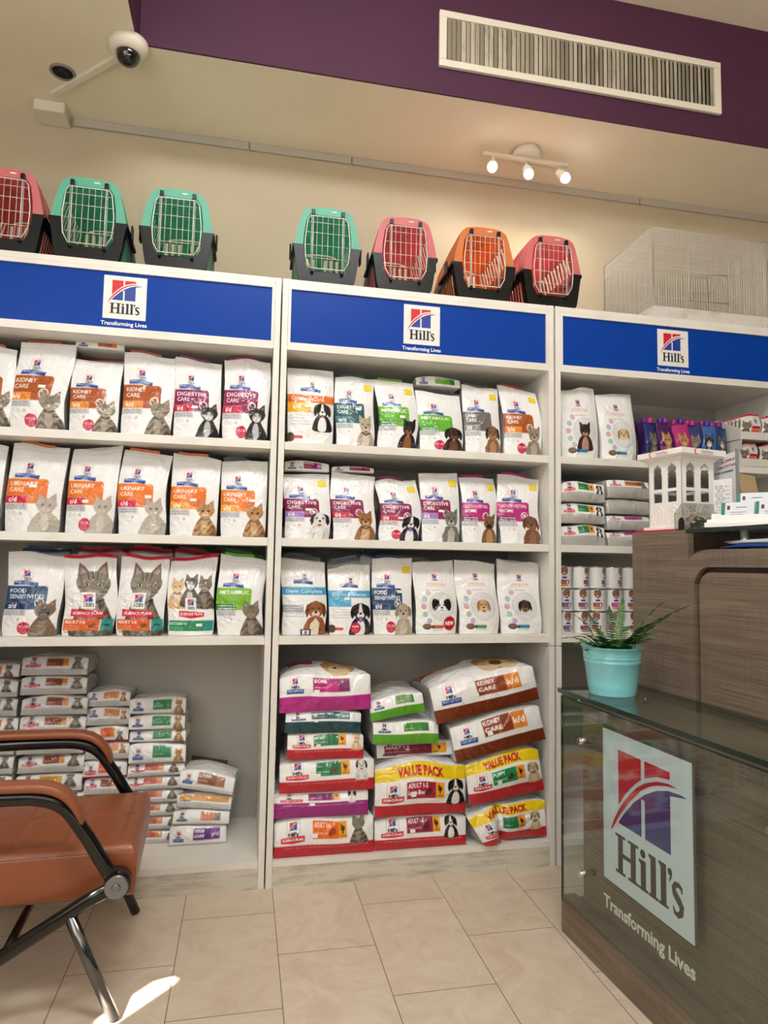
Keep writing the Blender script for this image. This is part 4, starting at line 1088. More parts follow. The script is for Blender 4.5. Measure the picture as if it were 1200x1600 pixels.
# narrow bags lying on top of standing ones
def flat_top(x, z, y, L, spec, label, H=.038, rz=0.0, dp=.22):
    global sd
    sd += 1
    o = lying_bag(art_side(spec, 90, H/L, sd), L, dp, H, sd, bulge=.004, amp=.0015, pinch=.25); o.location = (x, y, z); o.rotation_euler = (0, 0, rz); tag(o, label, 'pet food bag', 'flat bags lying on standing bags')
flat_top(-.595, ZA+.297, .095, .155, dict(sp=False, panel='#ab5527', title=['KIDNEY'], chip='#e98a25', px=(.46, .74)), 'flat bag with brown print lying on the standing bags of the left top shelf', .032, 0, .2)
flat_top(.580, ZA+.252, .085, .17, dict(sp=False, panel='#63b031', title=['METABOLIC'], chip='#2f7a38', px=(.42, .76)), 'flat bag with green print lying on the standing bags of the middle top shelf', .036, 0, .22)
flat_top(.105, ZB+.238, .075, .155, dict(sp=False, panel='#8a2054', title=['DIGESTIVE'], chip='#a378c8', code='i/d', px=(.42, .72), pet='spaniel', petx=.36, pets=.12), 'flat bag with maroon and purple print lying above the spaniel bag', .036, 0, .2)
flat_top(.268, ZB+.243, .08, .15, dict(sp=False, panel='#8a2054', title=['DIGESTIVE'], chip='#c8203c', px=(.42, .80)), 'flat bag with maroon and red print lying above the tan dog bag', .020, -.03, .2)
# ------------------------------------------------------------------ big bags lying in the bottom compartment of the middle unit
SPB = dict(strip=.34, stripcol='#c3202f', striptext=1)
BIG = [
 # x0, x1, z0, H, tilt, y, spec, label, options
 (.024, .352, .085, .118, 0.0, -.004, {**SPB, 'panel': '#ef6a1e', 'title': ['ADULT 1-6'], 'tw': .62, 'chip': '#f0a020', 'chipw': .08, 'blob': '#a04a18', 'px': (.38, .64), 'pet': 'tabby', 'petx': .84}, 'big white and red bag with orange panel and tabby cat, lowest of the left pile', {}),
 (.020, .332, .206, .078, 0.01, -.002, dict(strip=.62, stripcol='#9c2b80', striptext=1, panel='#8a2d78', chip='#f0a020', chipw=.07, pet='papillon', petx=.82, px=(.36, .62)), 'big bag with purple strip, second from the bottom of the left pile', dict(bulge=.008)),
 (.036, .350, .287, .100, 0.0, -.004, {**SPB, 'strip': .40, 'panel': '#1e7a48', 'chip': '#f0a020', 'chipw': .09, 'blob': '#5a4428', 'px': (.38, .64), 'pet': 'spaniel', 'petx': .86}, 'big bag with red strip, green panel and brown-eared dog, third in the left pile', dict(bulge=.008)),
 (.058, .312, .390, .082, 0.02, -.002, dict(strip=.42, stripcol='#c3202f', striptext=1, panel='#1e7a48', title=['KITTEN'], tw=.4, chip='#f0a020', chipw=.10, px=(.34, .66), pet='cream', petx=.90), 'big bag with red strip, green panel and kittens, fourth in the left pile', dict(bulge=.006)),
 (.050, .302, .474, .068, 0.03, 0.0, dict(strip=.55, stripcol='#16464c', sp=False, panel='#2b5f66', title=['DIGESTIVE'], chip='#5f8a90', code='w/d', chipw=.12, px=(.34, .72)), 'big bag with dark teal strip, second from the top of the left pile', dict(bulge=.006)),
 (.030, .336, .545, .118, -.02, 0.0, dict(strip=.44, stripcol='#bb2b8b', sp=False, panel='#b8267a', title=['BIOME'], chip='#7c2f68', chipw=.12, px=(.36, .64), tw=.5), 'big bag with pink strip on top of the left pile', dict(bulge=.032, topt='toller', amp=.006)),
 (.356, .676, .086, .104, 0.0, -.002, {**SPB, 'strip': .36, 'panel': '#8e1c3c', 'title': ['ADULT 1-5'], 'tw': .62, 'chip': '#efa324', 'chipw': .08, 'px': (.34, .62), 'blob': '#5a1c24', 'pet': 'bernese', 'petx': .82}, 'big white and red bag with maroon panel and tricolour dog, lowest of the centre pile', dict(bulge=.006)),
 (.354, .672, .194, .170, 0.0, -.006, {**SPB, 'strip': .26, 'striptext': 0, 'band': 'VALUE PACK', 'panel': '#a31c3c', 'title': ['ADULT 1-5', 'Large Breed'], 'tw': .68, 'chip': '#efa324', 'chipw': .10, 'px': (.33, .64), 'blob': '#5a1c24', 'pet': 'bernese', 'petx': .87, 'pets': .30}, 'big yellow, white and red bag reading VALUE PACK with tricolour dog, centre pile', dict(bulge=.016, amp=.004)),
 (.370, .640, .372, .046, -.01, .05, dict(strip=0, panel='#8e1c3c', title=['ADULT 1-5'], sp=False, chip='#efa324', px=(.10, .72), tw=.5, chipw=.2), 'bag with maroon panel lying under the two green-strip bags', dict(bulge=.006)),
 (.345, .575, .428, .072, 0.02, 0.0, dict(strip=.48, stripcol='#5aa526', sp=False, panel='#3b8a34', chip='#2f7a38', px=(.46, .74), chipw=.1), 'bag with green strip, lower of the two green ones', dict(bulge=.004)),
 (.340, .530, .512, .070, -.16, .01, dict(strip=.46, stripcol='#5aa526', sp=False, panel='#7aa06a', chip='#4a8a44', px=(.48, .74), chipw=.08), 'bag with green strip tilted up to the right, upper of the two green ones', dict(bulge=.006, amp=.005)),
 (.690, .975, .086, .125, -.03, .004, {**SPB, 'strip': .30, 'striptext': 0, 'band': 'VALUE PACK', 'panel': '#1e7a48', 'chip': '#ee9a2c', 'chipw': .10, 'px': (.42, .60), 'pet': 'labyellow', 'petx': .84}, 'big crumpled VALUE PACK bag with pale puppy, lowest of the right pile', dict(bulge=.004, amp=.009, topt='fold')),
 (.688, .966, .222, .150, -.15, .0, {**SPB, 'strip': .30, 'striptext': 0, 'band': 'VALUE PACK', 'panel': '#1e8a4c', 'title': ['PUPPY'], 'tw': .5, 'chip': '#ee9a2c', 'chipw': .11, 'px': (.32, .64), 'blob': '#4a2c1c', 'pet': 'labyellow', 'petx': .87}, 'big VALUE PACK bag with green puppy panel tilted up to the right', dict(bulge=.008, amp=.005)),
 (.635, .972, .378, .128, -.20, -.004, dict(strip=.36, stripcol='#7a3417', sp=False, panel='#8e3f22', title=['KIDNEY', 'CARE'], tw=.6, chip='#e58a3a', chipw=.16, code='k/d', px=(.34, .66)), 'big bag with brown strip and kidney care print, lower of the two tilted brown ones', dict(bulge=.006, amp=.005)),
 (.560, .945, .512, .128, -.20, -.010, dict(strip=.38, stripcol='#7a3417', sp=False, panel='#8e3f22', title=['KIDNEY', 'CARE'], tw=.6, chip='#e58a3a', chipw=.14, code='k/d', px=(.42, .70)), 'big bag with brown strip and kidney care print on top of the right pile', dict(bulge=.034, topt='retr', amp=.006)),
]
def art_top(kind):
    A = Art(110, 90, '#eeeeee'); T = A.A
    if kind == 'toller':
        A.rect(0, T*.86, 1, T, '#a3306f'); A.ell(.66, .16, .20, .15, '#c9a070'); A.ell(.66, .08, .12, .10, '#e0c6a0'); A.ell(.62, .12, .02, .02, '#2a1c14'); A.rect(.10, .22, .38, .5, '#b8267a')
    else:
        A.poly([(0, .40), (.42, .34), (.52, T), (0, T)], '#a8552c'); A.text('CARE', .10, .56, cap=.10, width=.3, col='#d9a078', bold=.02); A.poly([(.10, .36), (.42, .32), (.44, .44), (.12, .48)], '#e0893c')
        A.text('k/d', .16, .37, cap=.07, col='#f4e6d8'); g = A.ell(.70, .22, .20, .17, '#b58a5c'); A.grain(g, .1, 3, 1); A.ell(.62, .12, .10, .08, '#dcc09a'); A.ell(.80, .12, .10, .08, '#dcc09a'); A.ell(.71, .16, .06, .05, '#6a4a30')
    return A.out()
for x0, x1, z0, H, tilt, y, sp, label, op in BIG:
    sd += 1; L = x1-x0; op = dict(op); tk = op.pop('topt', None)
    if tk and tk != 'fold': op['topimg'] = art_top(tk)
    img = art_side(sp, 150, H/L, sd)
    o = lying_bag(img, L, .33, H, sd, **op)
    o.location = ((x0+x1)/2, y+.018, z0 + abs(math.sin(tilt))*L/2*.5 + .001)
    o.rotation_euler = (0, tilt, 0)
    tag(o, label, 'pet food bag', 'big bags piled in the bottom of the middle unit')
    if tk == 'fold':
        me = o.data; co = np.empty(len(me.vertices)*3, np.float32); me.vertices.foreach_get('co', co); co = co.reshape(-1, 3)
        xf, zf = -.035, H*.55; t = np.clip((xf - co[:, 0])/.04, 0, 1)*np.clip(1 - co[:, 1]/.16, 0, 1); an = .62*t
        dx, dz = co[:, 0]-xf, co[:, 2]-zf
        co[:, 0] = xf + dx*np.cos(an) - dz*np.sin(an)*.9; co[:, 2] = zf + dx*np.sin(an)*.45 + dz*np.cos(an); co[:, 1] -= .035*t
        notch = np.exp(-((co[:, 0]-xf)/.018)**2)*np.clip(1 - co[:, 1]/.12, 0, 1); co[:, 1] += .02*notch
        co[:, 2] = np.maximum(co[:, 2], .002); me.vertices.foreach_set('co', co.ravel()); me.update()
    elif sp.get('title') or sp.get('pet'):
        P = LAST['P']; tt0 = .52 if not sp.get('band') else .40; patch(P, .37, .425, tt0, tt0+.10, 'price_sticker', STICK, o)

# ------------------------------------------------------------------ small bags piled in the bottom compartment of the left unit
def small_art(kind, seed):
    base = dict(strip=.40, stripcol='#cfcfce')
    sp = {
     'adult': {**base, 'panel': '#8c4a34', 'chip': '#d98a3a', 'chipw': .08, 'px': (.38, .62), 'pet': 'tabby', 'petx': .84, 'pets': .24},
     'yellow': {**base, 'strip': .30, 'panel': '#b89020', 'chip': '#e0a428', 'chipw': .10, 'px': (.36, .60), 'pet': 'tabby', 'petx': .82, 'pets': .26},
     'orange': {**base, 'strip': .12, 'panel': '#e2622a', 'chip': '#e88a3a', 'chipw': .08, 'px': (.36, .60), 'pet': 'tabby', 'petx': .80, 'pets': .24, 'stripcol': '#c8203c'},
     'salmon': {**base, 'sp': False, 'panel': '#e0955e', 'chip': '#e0955e', 'chipw': .04, 'px': (.40, .70), 'pet': 'ginger', 'petx': .84, 'pets': .22},
     'green': {**base, 'strip': .10, 'sp': False, 'panel': '#2f8a5a', 'chip': '#c78a3a', 'chipw': .0, 'px': (.42, .74), 'pet': 'ginger', 'petx': .87, 'pets': .24},
     'red': {**base, 'strip': .35, 'panel': '#c0563e', 'chip': '#d98a5a', 'chipw': .10, 'px': (.30, .52), 'pet': 'tabby', 'petx': .80, 'pets': .24},
     'yd': {**base, 'strip': .10, 'sp': False, 'panel': '#5a2a78', 'title': ['THYROID', 'CARE'], 'tw': .6, 'chip': '#7a3a98', 'code': 'y/d', 'chipw': .16, 'px': (.42, .72)},
     'brown': {**base, 'strip': .20, 'sp': False, 'panel': '#8c5a44', 'title': ['LIVER'], 'chip': '#a87a64', 'chipw': .16, 'px': (.34, .66)},
     'salm2': {**base, 'strip': .15, 'sp': False, 'panel': '#d98a6a', 'chip': '#8a8a8a', 'chipw': .10, 'px': (.50, .74)},
     'wave': {**base, 'strip': .45, 'sp': False, 'panel': '#d99a4a', 'chip': '#d99a4a', 'px': (.05, .88), 'chipw': .06},
    }[kind]
    return sp
PR = {}
def small_bag(kind, x, y, z, L, H, label, group, rz=0.0, tilt=0.0, Dp=.18, seed=0, own=False):
    key = (kind, round(L, 2), round(H, 3), seed)
    if key not in PR:
        s = 700 + len(PR)*3
        o = lying_bag(art_side(small_art(kind, s), 66, H/L, s), L, Dp, H, s, bulge=.006, amp=.0025, pinch=.16, gus='#cfcfcf')
        for at in (o,): pass
        PR[key] = o
    else:
        o = copy_tree(PR[key])
    o.location = (x, y, z); o.rotation_euler = (0, tilt, rz); tag(o, label, 'pet food bag', group); return o
def ordn(i, n, what):
    names = ['lowest', 'second from the bottom', 'third from the bottom', 'fourth from the bottom', 'fifth from the bottom', 'sixth from the bottom', 'seventh from the bottom', 'eighth from the bottom', 'ninth from the bottom', 'tenth from the bottom']
    return 'topmost' if i == n-1 else names[i]
rp = random.Random(5)
def pile(x, y, L, items, where, group, seeds=2):
    z = ZD + .001
    n = len(items)
    for i, (kind, H) in enumerate(items):
        small_bag(kind, x + rp.uniform(-.006, .006), y + rp.uniform(-.006, .006), z, L, H-.006, 'small white bag, %s in the pile %s' % (ordn(i, n, ''), where), group, rp.uniform(-.04, .04), rp.uniform(-.015, .015), seed=rp.randint(0, seeds-1))
        z += H
pile(-.898, .20, .165, [('adult', .062)]*3 + [('yellow', .062), ('adult', .062), ('adult', .062), ('adult', .062), ('adult', .062), ('red', .062), ('orange', .05)], 'at the left photo edge', 'small bags piled in the left unit')
pile(-.706, .20, .205, [('adult', .062)]*3 + [('yellow', .06), ('adult', .062), ('adult', .064), ('adult', .064), ('adult', .064), ('adult', .064), ('adult', .066)], 'that is the tallest', 'small bags piled in the left unit')
def pile2():
    z = ZD + .001; items = [('red', .055)]*3 + [('adult', .055), ('orange', .060), ('salmon', .058), ('orange', .055), ('salmon', .062), ('salmon', .056)]
    n = len(items)
    for i, (k, H) in enumerate(items):
        small_bag(k, -.534 + rp.uniform(-.004, .004), .215, z, .14, H-.006, 'small white bag, %s of the pile behind the chair armrest' % ordn(i, n, ''), 'small bags piled in the left unit', rp.uniform(-.03, .03), 0, seed=rp.randint(0, 1)); z += H
pile2()
pile(-.372, .205, .185, [('red', .044)]*6 + [('green', .070), ('green', .042), ('green', .052), ('green', .058)], 'with green prints', 'small bags piled in the left unit')
z = ZD + .001
small_bag('yd', -.222, .165, z, .186, .060, 'small white bag with purple print, lowest of the short pile at the right', 'small bags in the short pile'); z += .064
small_bag('salm2', -.215, .17, z, .186, .044, 'small bag with salmon print lying on the purple-print bag', 'small bags in the short pile', -.06, .03); z += .050
small_bag('wave', -.208, .175, z, .182, .044, 'small white bag with wavy orange line in the short pile', 'small bags in the short pile', -.10, .07); z += .054
o = small_bag('brown', -.205, .17, z+.004, .186, .062, 'small bag with brown print and brown seal, topmost of the short pile', 'small bags in the short pile', -.10, .16)
MB().box(-.085, .045, .168, .174, .044, .060).build('seal_strip', mat('seal_brown', '#4a2c20', .5), o)

# ------------------------------------------------------------------ right unit: lying bags, cans, pouches, display box
RS = {
 'puppy': dict(strip=.48, stripcol='#bcbab4', panel='#1e7a48', chip='#ee9a2c', chipw=.12, px=(.38, .62), pet='bernese', petx=.86, pets=.22),
 'dog2': dict(strip=.62, stripcol='#b7b5af', panel='#b85a2a', chip='#8a4a2a', chipw=.2, px=(.4, .7), pet='tabby', petx=.86, pets=.18),
 'plain': dict(strip=.92, stripcol='#b4b2ac', panel='#b4b2ac'),
 'pink': dict(strip=.66, stripcol='#bab8b2', panel='#9c3a80', chip='#b05a90', chipw=.1, px=(.4, .72)),
}
def rb(kind, x0, x1, z, H, label, rz=0, y=.02):
    global sd
    sd += 1; L = x1-x0
    o = lying_bag(art_side(RS[kind], 80, H/L, sd), L, .26, H, sd, bulge=.008, amp=.004, pinch=.15, gus='#c8c6c0')
    o.location = ((x0+x1)/2, y, z); o.rotation_euler = (0, 0, rz); tag(o, label, 'pet food bag', 'bags lying on the second shelf of the right unit')
for i, l in enumerate(('lowest', 'middle', 'topmost')): rb('puppy', 1.035, 1.212, ZB+.001+i*.080, .074, 'lying bag with green and orange print, %s of the left stack on the right unit' % l)
for i, (k, l) in enumerate((('pink', 'lowest lying bag with pink print'), ('pink', 'second lying bag with pink print'), ('plain', 'grey lying bag with no print'), ('dog2', 'topmost lying bag with brown print'))): rb(k, 1.222, 1.40, ZB+.001+i*.060, .055 if i < 3 else .070, l + ' beside the green and orange stack', .02)
rb('plain', 1.44, 1.64, ZB+.001, .075, 'lower grey lying bag behind the lattice tower'); rb('dog2', 1.44, 1.64, ZB+.085, .075, 'upper lying bag behind the lattice tower')
rb('pink', 1.74, 1.93, ZB+.001, .10, 'lower lying bag behind the business cards'); rb('puppy', 1.72, 1.95, ZB+.115, .085, 'crumpled lying bag with pink flecks behind the business cards')
kb = MB(); kb.add([(-.03,0,0),(.045,.01,0),(.03,.012,.15),(-.055,.0,.165),(-.03,.05,0),(.045,.06,0),(.03,.03,.15),(-.055,.018,.165)], [(0,1,2,3),(7,6,5,4),(1,5,6,2),(4,0,3,7),(3,2,6,7),(0,4,5,1)])
ko = kb.build('paper_bag', KRAFT, None, loc=(1.80, -.075+.055, ZB+.201)); ko.scale = (1, .5, .55); tag(ko, 'folded brown paper bag standing behind the business cards', 'paper bag')

def art_can(kind, seed):
    A = Art(96, 40, '#e9e8e6'); T = A.A
    mcol = {'a': '#7c1f4f', 'b': '#8a3a2c', 'c': '#c2257a', 'd': '#5a4470'}[kind]
    for k in range(2):
        x = .25 + .5*k - .0
        A.ell(x, T*.80, .066, .085, '#5a3a2a'); g = A.ell(x, T*.81, .058, .072, '#8a5c3c'); A.grain(g, .3, seed)
        A.rect(x-.02, T*.52, x+.02, T*.70, '#f4f3f2'); A.rect(x-.015, T*.58, x, T*.68, '#c8303a'); A.rect(x, T*.56, x+.015, T*.66, '#24419c')
        A.rect(x-.04, T*.44, x+.04, T*.53, '#1c3f91'); A.rect(x-.085, T*.20, x+.085, T*.38, mcol); A.ell(x+.05, T*.28, .018, .03, '#ece6ea')
        A.rect(x-.065, T*.10, x+.065, T*.19, '#b58a9a' if kind != 'b' else '#e08a4a'); A.text('CARE', x-.055, T*.25, cap=.035, width=.07, col='#f0e0e8')
        for j in range(9): A.rect(x+.10, T*(.15+.08*j), x+.24, T*(.15+.08*j)+.010, '#9a9a9a', .8)
    A.rect(0, 0, 1, T*.03, '#b8b8b8'); A.rect(0, T*.97, 1, T*1.1, '#c4c4c4')
    return A.out()
def make_can(kind, seed, r=.0325, h=.080):
    img = art_can(kind, seed); ny, nx = img.shape[:2]
    a = np.linspace(0, 2*np.pi, nx); z = np.linspace(0, h, ny); Aa, Zz = np.meshgrid(a, z)
    ed = np.where((Zz < .002) | (Zz > h-.002), 1.0, .97)
    P = np.stack([r*ed*np.cos(Aa), r*ed*np.sin(Aa), Zz], 2)
    me = mesh_from_grids('food_can', [(P, img, 0)], PRINT)
    o = bpy.data.objects.new('food_can', me); COL.objects.link(o)
    MB().lathe([(0, h-.003), (r*.9, h-.003), (r*.94, h), (r, h), (r, h-.003)], 28).build('lid', mat('tin', '#b9bcbe', .25, metal=.9), o)
    return o
protos = {k: make_can(k, 60+i) for i, k in enumerate('abcd')}
used_c = set(); rc = random.Random(2)
lay = [(ZC, 'bottom layer'), (ZC+.083, 'middle layer'), (ZC+.166, 'top layer')]
colsn = ['against the shelf side', 'second from the shelf side', 'third from the shelf side', 'fourth from the shelf side', 'fifth from the shelf side']
kinds_c = ['dabcb', 'dabcb', 'badcb']
for li, (zc, ln) in enumerate(lay):
    for ci in range(5):
        k = kinds_c[li][ci]
        o = protos[k] if k not in used_c else copy_tree(protos[k]); used_c.add(k)
        o.location = (1.062 + .0672*ci, .055 + (.008 if li == 2 else 0), zc + .0005); o.rotation_euler = (0, 0, rc.uniform(-.35, .35) + (1.1 if (li == 2 and ci > 0) else 0) - .35)
        tag(o, 'small white pet food can in the %s, %s' % (ln, colsn[ci]), 'can', 'pet food cans on the third shelf of the right unit')

def pouch_art(seed, c1, c2, pet):
    A = Art(34, 54, c1); T = A.A
    A.poly([(0, 0), (1, 0), (1, T*.30), (0, T*.42)], c2); a_pet(A, pet, .5, .12, 1.15, seed); A.rect(.12, .06, .88, .30, '#c07a4a' if seed % 2 else '#d8d4d0'); A.text('CAT', .2, .10, cap=.14, col='#ffffff')
    return A.out()
pc_ = [('#4a1a5a', '#8a2a6a', 'ginger'), ('#26306e', '#1c2450', 'tabby'), ('#b02a78', '#7a1c50', 'ginger'), ('#1c3c70', '#3a2a6a', 'blackwhite'), ('#6a2a8a', '#2a2a60', 'tabby'), ('#3a6aa8', '#26306e', 'tuxedo')]
ppos = [(1.425, .05, 1), (1.452, .13, 0), (1.482, .04, 0), (1.515, .12, 2), (1.545, .035, 2), (1.580, .13, 4), (1.605, .05, 1), (1.640, .12, 4), (1.665, .04, 5), (1.705, .12, 4), (1.725, .045, 3), (1.76, .13, 1)]
plabel = ['first from the ring bags', 'second from the ring bags', 'third from the ring bags', 'fourth from the ring bags', 'fifth from the ring bags', 'sixth from the ring bags', 'sixth from the white display box', 'fifth from the white display box', 'fourth from the white display box', 'third from the white display box', 'second from the white display box', 'next to the white display box']
for i, (x, y, k) in enumerate(ppos):
    sd += 1; c1, c2, pet = pc_[k]; h = .178 if y < .1 else .196
    o = standing_bag(pouch_art(sd, c1, c2, pet), .068, h-.02, .035, sd, lean=.006, amp=.002, gus=c1); o.name = 'treat_pouch'; o.data.name = 'treat_pouch'
    o.location = (x, y, ZA+.0005); o.rotation_euler = (0, 0, rc.uniform(-.25, .25))
    MB().lathe([(.012, 0), (.013, .004), (.013, .018), (.010, .022)], 10, c=(.004, .008, h-.022)).build('cap', mat('cap_%d' % (k % 3), ['#7a1f86', '#b0207c', '#4a2090'][k % 3], .4), o)
    tag(o, 'glossy cat treat pouch with coloured cap, %s' % plabel[i], 'pouch', 'cat treat pouches on the top shelf of the right unit')

db = empty('display_box', (1.785, 0.0, ZA)); tag(db, 'white cardboard two-tier display box of cat food sachets on the right unit', 'display box')
def slab(mb, pts, x0, x1): # polygon in (y, z) extruded in x
    n = len(pts); mb.add([(x0, a, b) for a, b in pts] + [(x1, a, b) for a, b in pts], [tuple(range(n))[::-1], tuple(range(n, 2*n))] + [(i, (i+1) % n, n+(i+1) % n, n+i) for i in range(n)])
lowt = MB(); slab(lowt, [(0, 0), (.20, 0), (.20, .105), (.0, .105), (.0, .092), (.012, .06), (.0, .03)], 0, .003); slab(lowt, [(0, 0), (.20, 0), (.20, .105), (.0, .105), (.0, .03)], .197, .2)
lowt.box(.003, .197, 0, .003, 0, .03); lowt.box(.003, .197, .197, .2, 0, .105); lowt.box(.003, .197, 0.003, .197, 0, .003); lowt.build('lower_tray', CARD, db)
upt = MB(); slab(upt, [(0, .106), (.21, .106), (.21, .195), (.13, .205), (.0, .146)], -.004, -.001); slab(upt, [(0, .106), (.21, .106), (.21, .195), (.13, .205), (.0, .146)], .201, .204)
upt.box(-.001, .201, 0, .003, .106, .136); upt.box(-.001, .201, .207, .21, .106, .20); upt.box(-.001, .201, 0.003, .207, .106, .109); upt.build('upper_tray', CARD, db)
def sach_art(seed):
    A = Art(40, 50, '#e6e4e0'); T = A.A; A.rect(0, T-.10, 1, T+.1, '#c8202c'); a_pet(A, 'tabby', .27, .02, .95, seed); a_logo(A, .62, T*.62, .22); A.rect(.55, T*.42, .98, T*.54, '#c8202c'); A.rect(.55, T*.28, .98, T*.40, '#e0622a'); A.rect(.55, T*.12, .98, T*.26, '#3a5a9a'); return A.out()
sa = None
slab_l = ['frontmost in the upper tray', 'second in the upper tray', 'third in the upper tray', 'fourth in the upper tray', 'fifth in the upper tray', 'sixth in the upper tray', 'seventh in the upper tray', 'eighth in the upper tray', 'rearmost in the upper tray']
for i in range(9):
    o = standing_bag(sach_art(5), .088, .098, .012, 900, lean=.002, amp=.0012) if sa is None else copy_tree(sa)
    if sa is None: sa = o; o.name = 'food_sachet'; o.data.name = 'food_sachet'
    o.location = (1.785+.048, .016 + i*.0205, ZA+.110); o.rotation_euler = (0, 0, rc.uniform(-.05, .05)); tag(o, 'red-topped cat sachet, %s of the display box' % slab_l[i], 'sachet', 'cat sachets in the display box')
for i, (dx, dy) in enumerate(((.045, .03), (.145, .03))):
    o = copy_tree(sa); o.location = (1.785+dx, dy, ZA+.004); o.scale = (1, 1, .95); tag(o, ['red-topped cat sachet at the left of the lower tray', 'red-topped cat sachet at the right of the lower tray'][i], 'sachet', 'cat sachets in the display box')
o = copy_tree(sa); o.location = (1.785+.146, .016, ZA+.110); tag(o, 'red-topped cat sachet at the front right of the upper tray', 'sachet', 'cat sachets in the display box')
# ------------------------------------------------------------------ pet carriers on top of the shelf units
CSGN = 1
def carrier(shell_col, label, x, y, rz, hue):
    r = empty('pet_carrier', (x, y, ZTOP + .0005), rz); tag(r, label, 'pet carrier', 'pet carriers on top of the shelf units')
    UP = plastic('carrier_' + hue, shell_col)
    D = .33
    def lo_outline(k=1.0):   # lower U from left rim down and up to the right rim
        pts = [(-.118, .135), (-.112, .10), (-.104, .045), (-.098, .012), (-.088, 0), (0, 0), (.088, 0), (.098, .012), (.104, .045), (.112, .10), (.118, .135)]
        return [(a*k, b) for a, b in pts]
    def up_outline(k=1.0):
        left = [(-.116, .135), (-.110, .165), (-.102, .20), (-.093, .235), (-.084, .255), (-.068, .267), (-.04, .272)]
        return left + [(0, .274)] + [(-a, b) for a, b in left[::-1]]
    # opening in the front face
    op = [(-.082, .118), (-.077, .072), (-.062, .042), (.062, .042), (.077, .072), (.082, .118)]
    opu = [(.084, .135), (.083, .17), (.075, .225), (.062, .245), (-.062, .245), (-.075, .225), (-.083, .17), (-.084, .135)]
    def shell(outline, name, m, slots, zfun, back_slots, sgn):
        mb = MB(); n = len(outline); ny = 27; ys = [D*j/(ny-1) for j in range(ny)]
        for j, yy in enumerate(ys):
            t = yy/D; taper = 1 - .10*t*t if t > .1 else 1 - .03*(1-t/.1)
            for a, b in outline: mb.v.append((a*taper, yy, zfun(b, t)))
        for j in range(ny-1):
            for i in range(n-1):
                if (i, j) in slots: continue
                f = (j*n+i, j*n+i+1, (j+1)*n+i+1, (j+1)*n+i); mb.f.append(f); mb.m.append(0); mb.sm.append(True)
        return mb
    low = lo_outline()
    # split the side walls finely so the slots are real gaps
    def dense(pts, segs):
        out = [];
        for i in range(len(pts)-1):
            k = segs[i]
            for q in range(k): out.append((pts[i][0] + (pts[i+1][0]-pts[i][0])*q/k, pts[i][1] + (pts[i+1][1]-pts[i][1])*q/k))
        return out + [pts[-1]]
    lz = lambda b, t: b
    lp = low; slots = set()
    for j in range(3, 24, 2):
        for i in (1, 2): slots.add((i, j)); slots.add((len(lp)-2-i, j))
    m1 = shell(lp, 'l', BLACK, slots, lz, None, 1)
    o1 = m1.build('lower_shell', [UP, BLACK], r, solid=.003); o1.modifiers[0].material_offset = 1; o1.modifiers[0].offset = CSGN
    upl = up_outline(); n = len(upl); s2 = set()
    for j in range(5, 24, 2):
        for i in (1, 2): s2.add((i, j)); s2.add((n-2-i, j))
    uz = lambda b, t: .135 + (b-.135)*(1 - .10*t*t)
    m2 = shell(upl, 'u', UP, s2, uz, None, 1)
    o2 = m2.build('upper_shell', UP, r, solid=.003)
    # front frames
    lf = plate_geo([[(-.118, .135)] + lo_outline()[1:] + [(.084, .135)] + op[::-1] + [(-.084, .135)]], .010)
    q = MB(); q.add([(a, .004 - c, b) for a, b, c in lf[0]], lf[1]); q.build('lower_front', BLACK, o1, bevel=.002)
    uf = plate_geo([up_outline() + opu], .010)
    q = MB(); q.add([(a, .004 - c, b) for a, b, c in uf[0]], uf[1]); q.build('upper_front', UP, o2, bevel=.002)
    # rim between the shells with side latches
    for sx in (-1, 1):
        rim = MB(); rim.box(min(sx*.112, sx*.122), max(sx*.112, sx*.122), .0, D*.6, .124, .137); rim.build('rim', BLACK, o1, bevel=.003)
        lt = MB(); lt.box(min(sx*.1225, sx*.129), max(sx*.1225, sx*.129), .055, .085, .110, .160); lt.build('latch', BLACK, o1, bevel=.003)
    # rear wall with vertical slots
    bk = MB(); kx = 15
    def wall(x0, x1, z0, z1): bk.box(x0, x1, D-.005, D, z0, z1)
    wall(-.095, .095, .0, .028); wall(-.100, .100, .095, .135)
    xs = [-.095 + .19*i/kx for i in range(kx+1)]
    for i in range(kx):
        if i % 2 == 0: wall(xs[i], xs[i+1], .028, .095)
    bk.build('rear_wall', UP, o1)
    b2 = MB(); sl_ = [rectp(-.078 + .0235*k, .165, -.066 + .0235*k, .236) for k in range(7) if k != 3]
    g = plate_geo(sl_ + [[(-.101, .135), (-.092, .20), (-.078, .238), (-.04, .25), (.04, .25), (.078, .238), (.092, .20), (.101, .135)]], .004)
    b2.add([(a, D-.003 - c, b) for a, b, c in g[0]], g[1]); b2.build('rear_panel', UP, o2)
    # inner liner of the shell colour on the lower rear so that the inside reads as in the photo
    # door grille
    d = MB(); R_ = .0011
    fr_ = [(-.078, .120), (-.078, .150), (-.070, .222), (-.060, .236), (.060, .236), (.070, .222), (.078, .150), (.078, .120), (.074, .078), (.058, .048), (-.058, .048), (-.074, .078)]
    d.tube([(a, -.010, b) for a, b in fr_], .0021, 6, closed=True)
    def xr(z):
        for (a, b), (c, e) in zip(fr_[4:10], fr_[5:11]):
            if min(b, e) <= z <= max(b, e) and b != e: return a + (c-a)*(z-b)/(e-b)
        return .078
    for i in range(7):
        x_ = -.057 + .114*i/6; d.tube([(x_, -.010, .049 if abs(x_) < .056 else .052), (x_, -.010, .235)], R_, 5)
    for z_ in (.085, .130, .175, .212):
        q_ = xr(z_); d.tube([(-q_, -.0115, z_), (q_, -.0115, z_)], R_, 5)
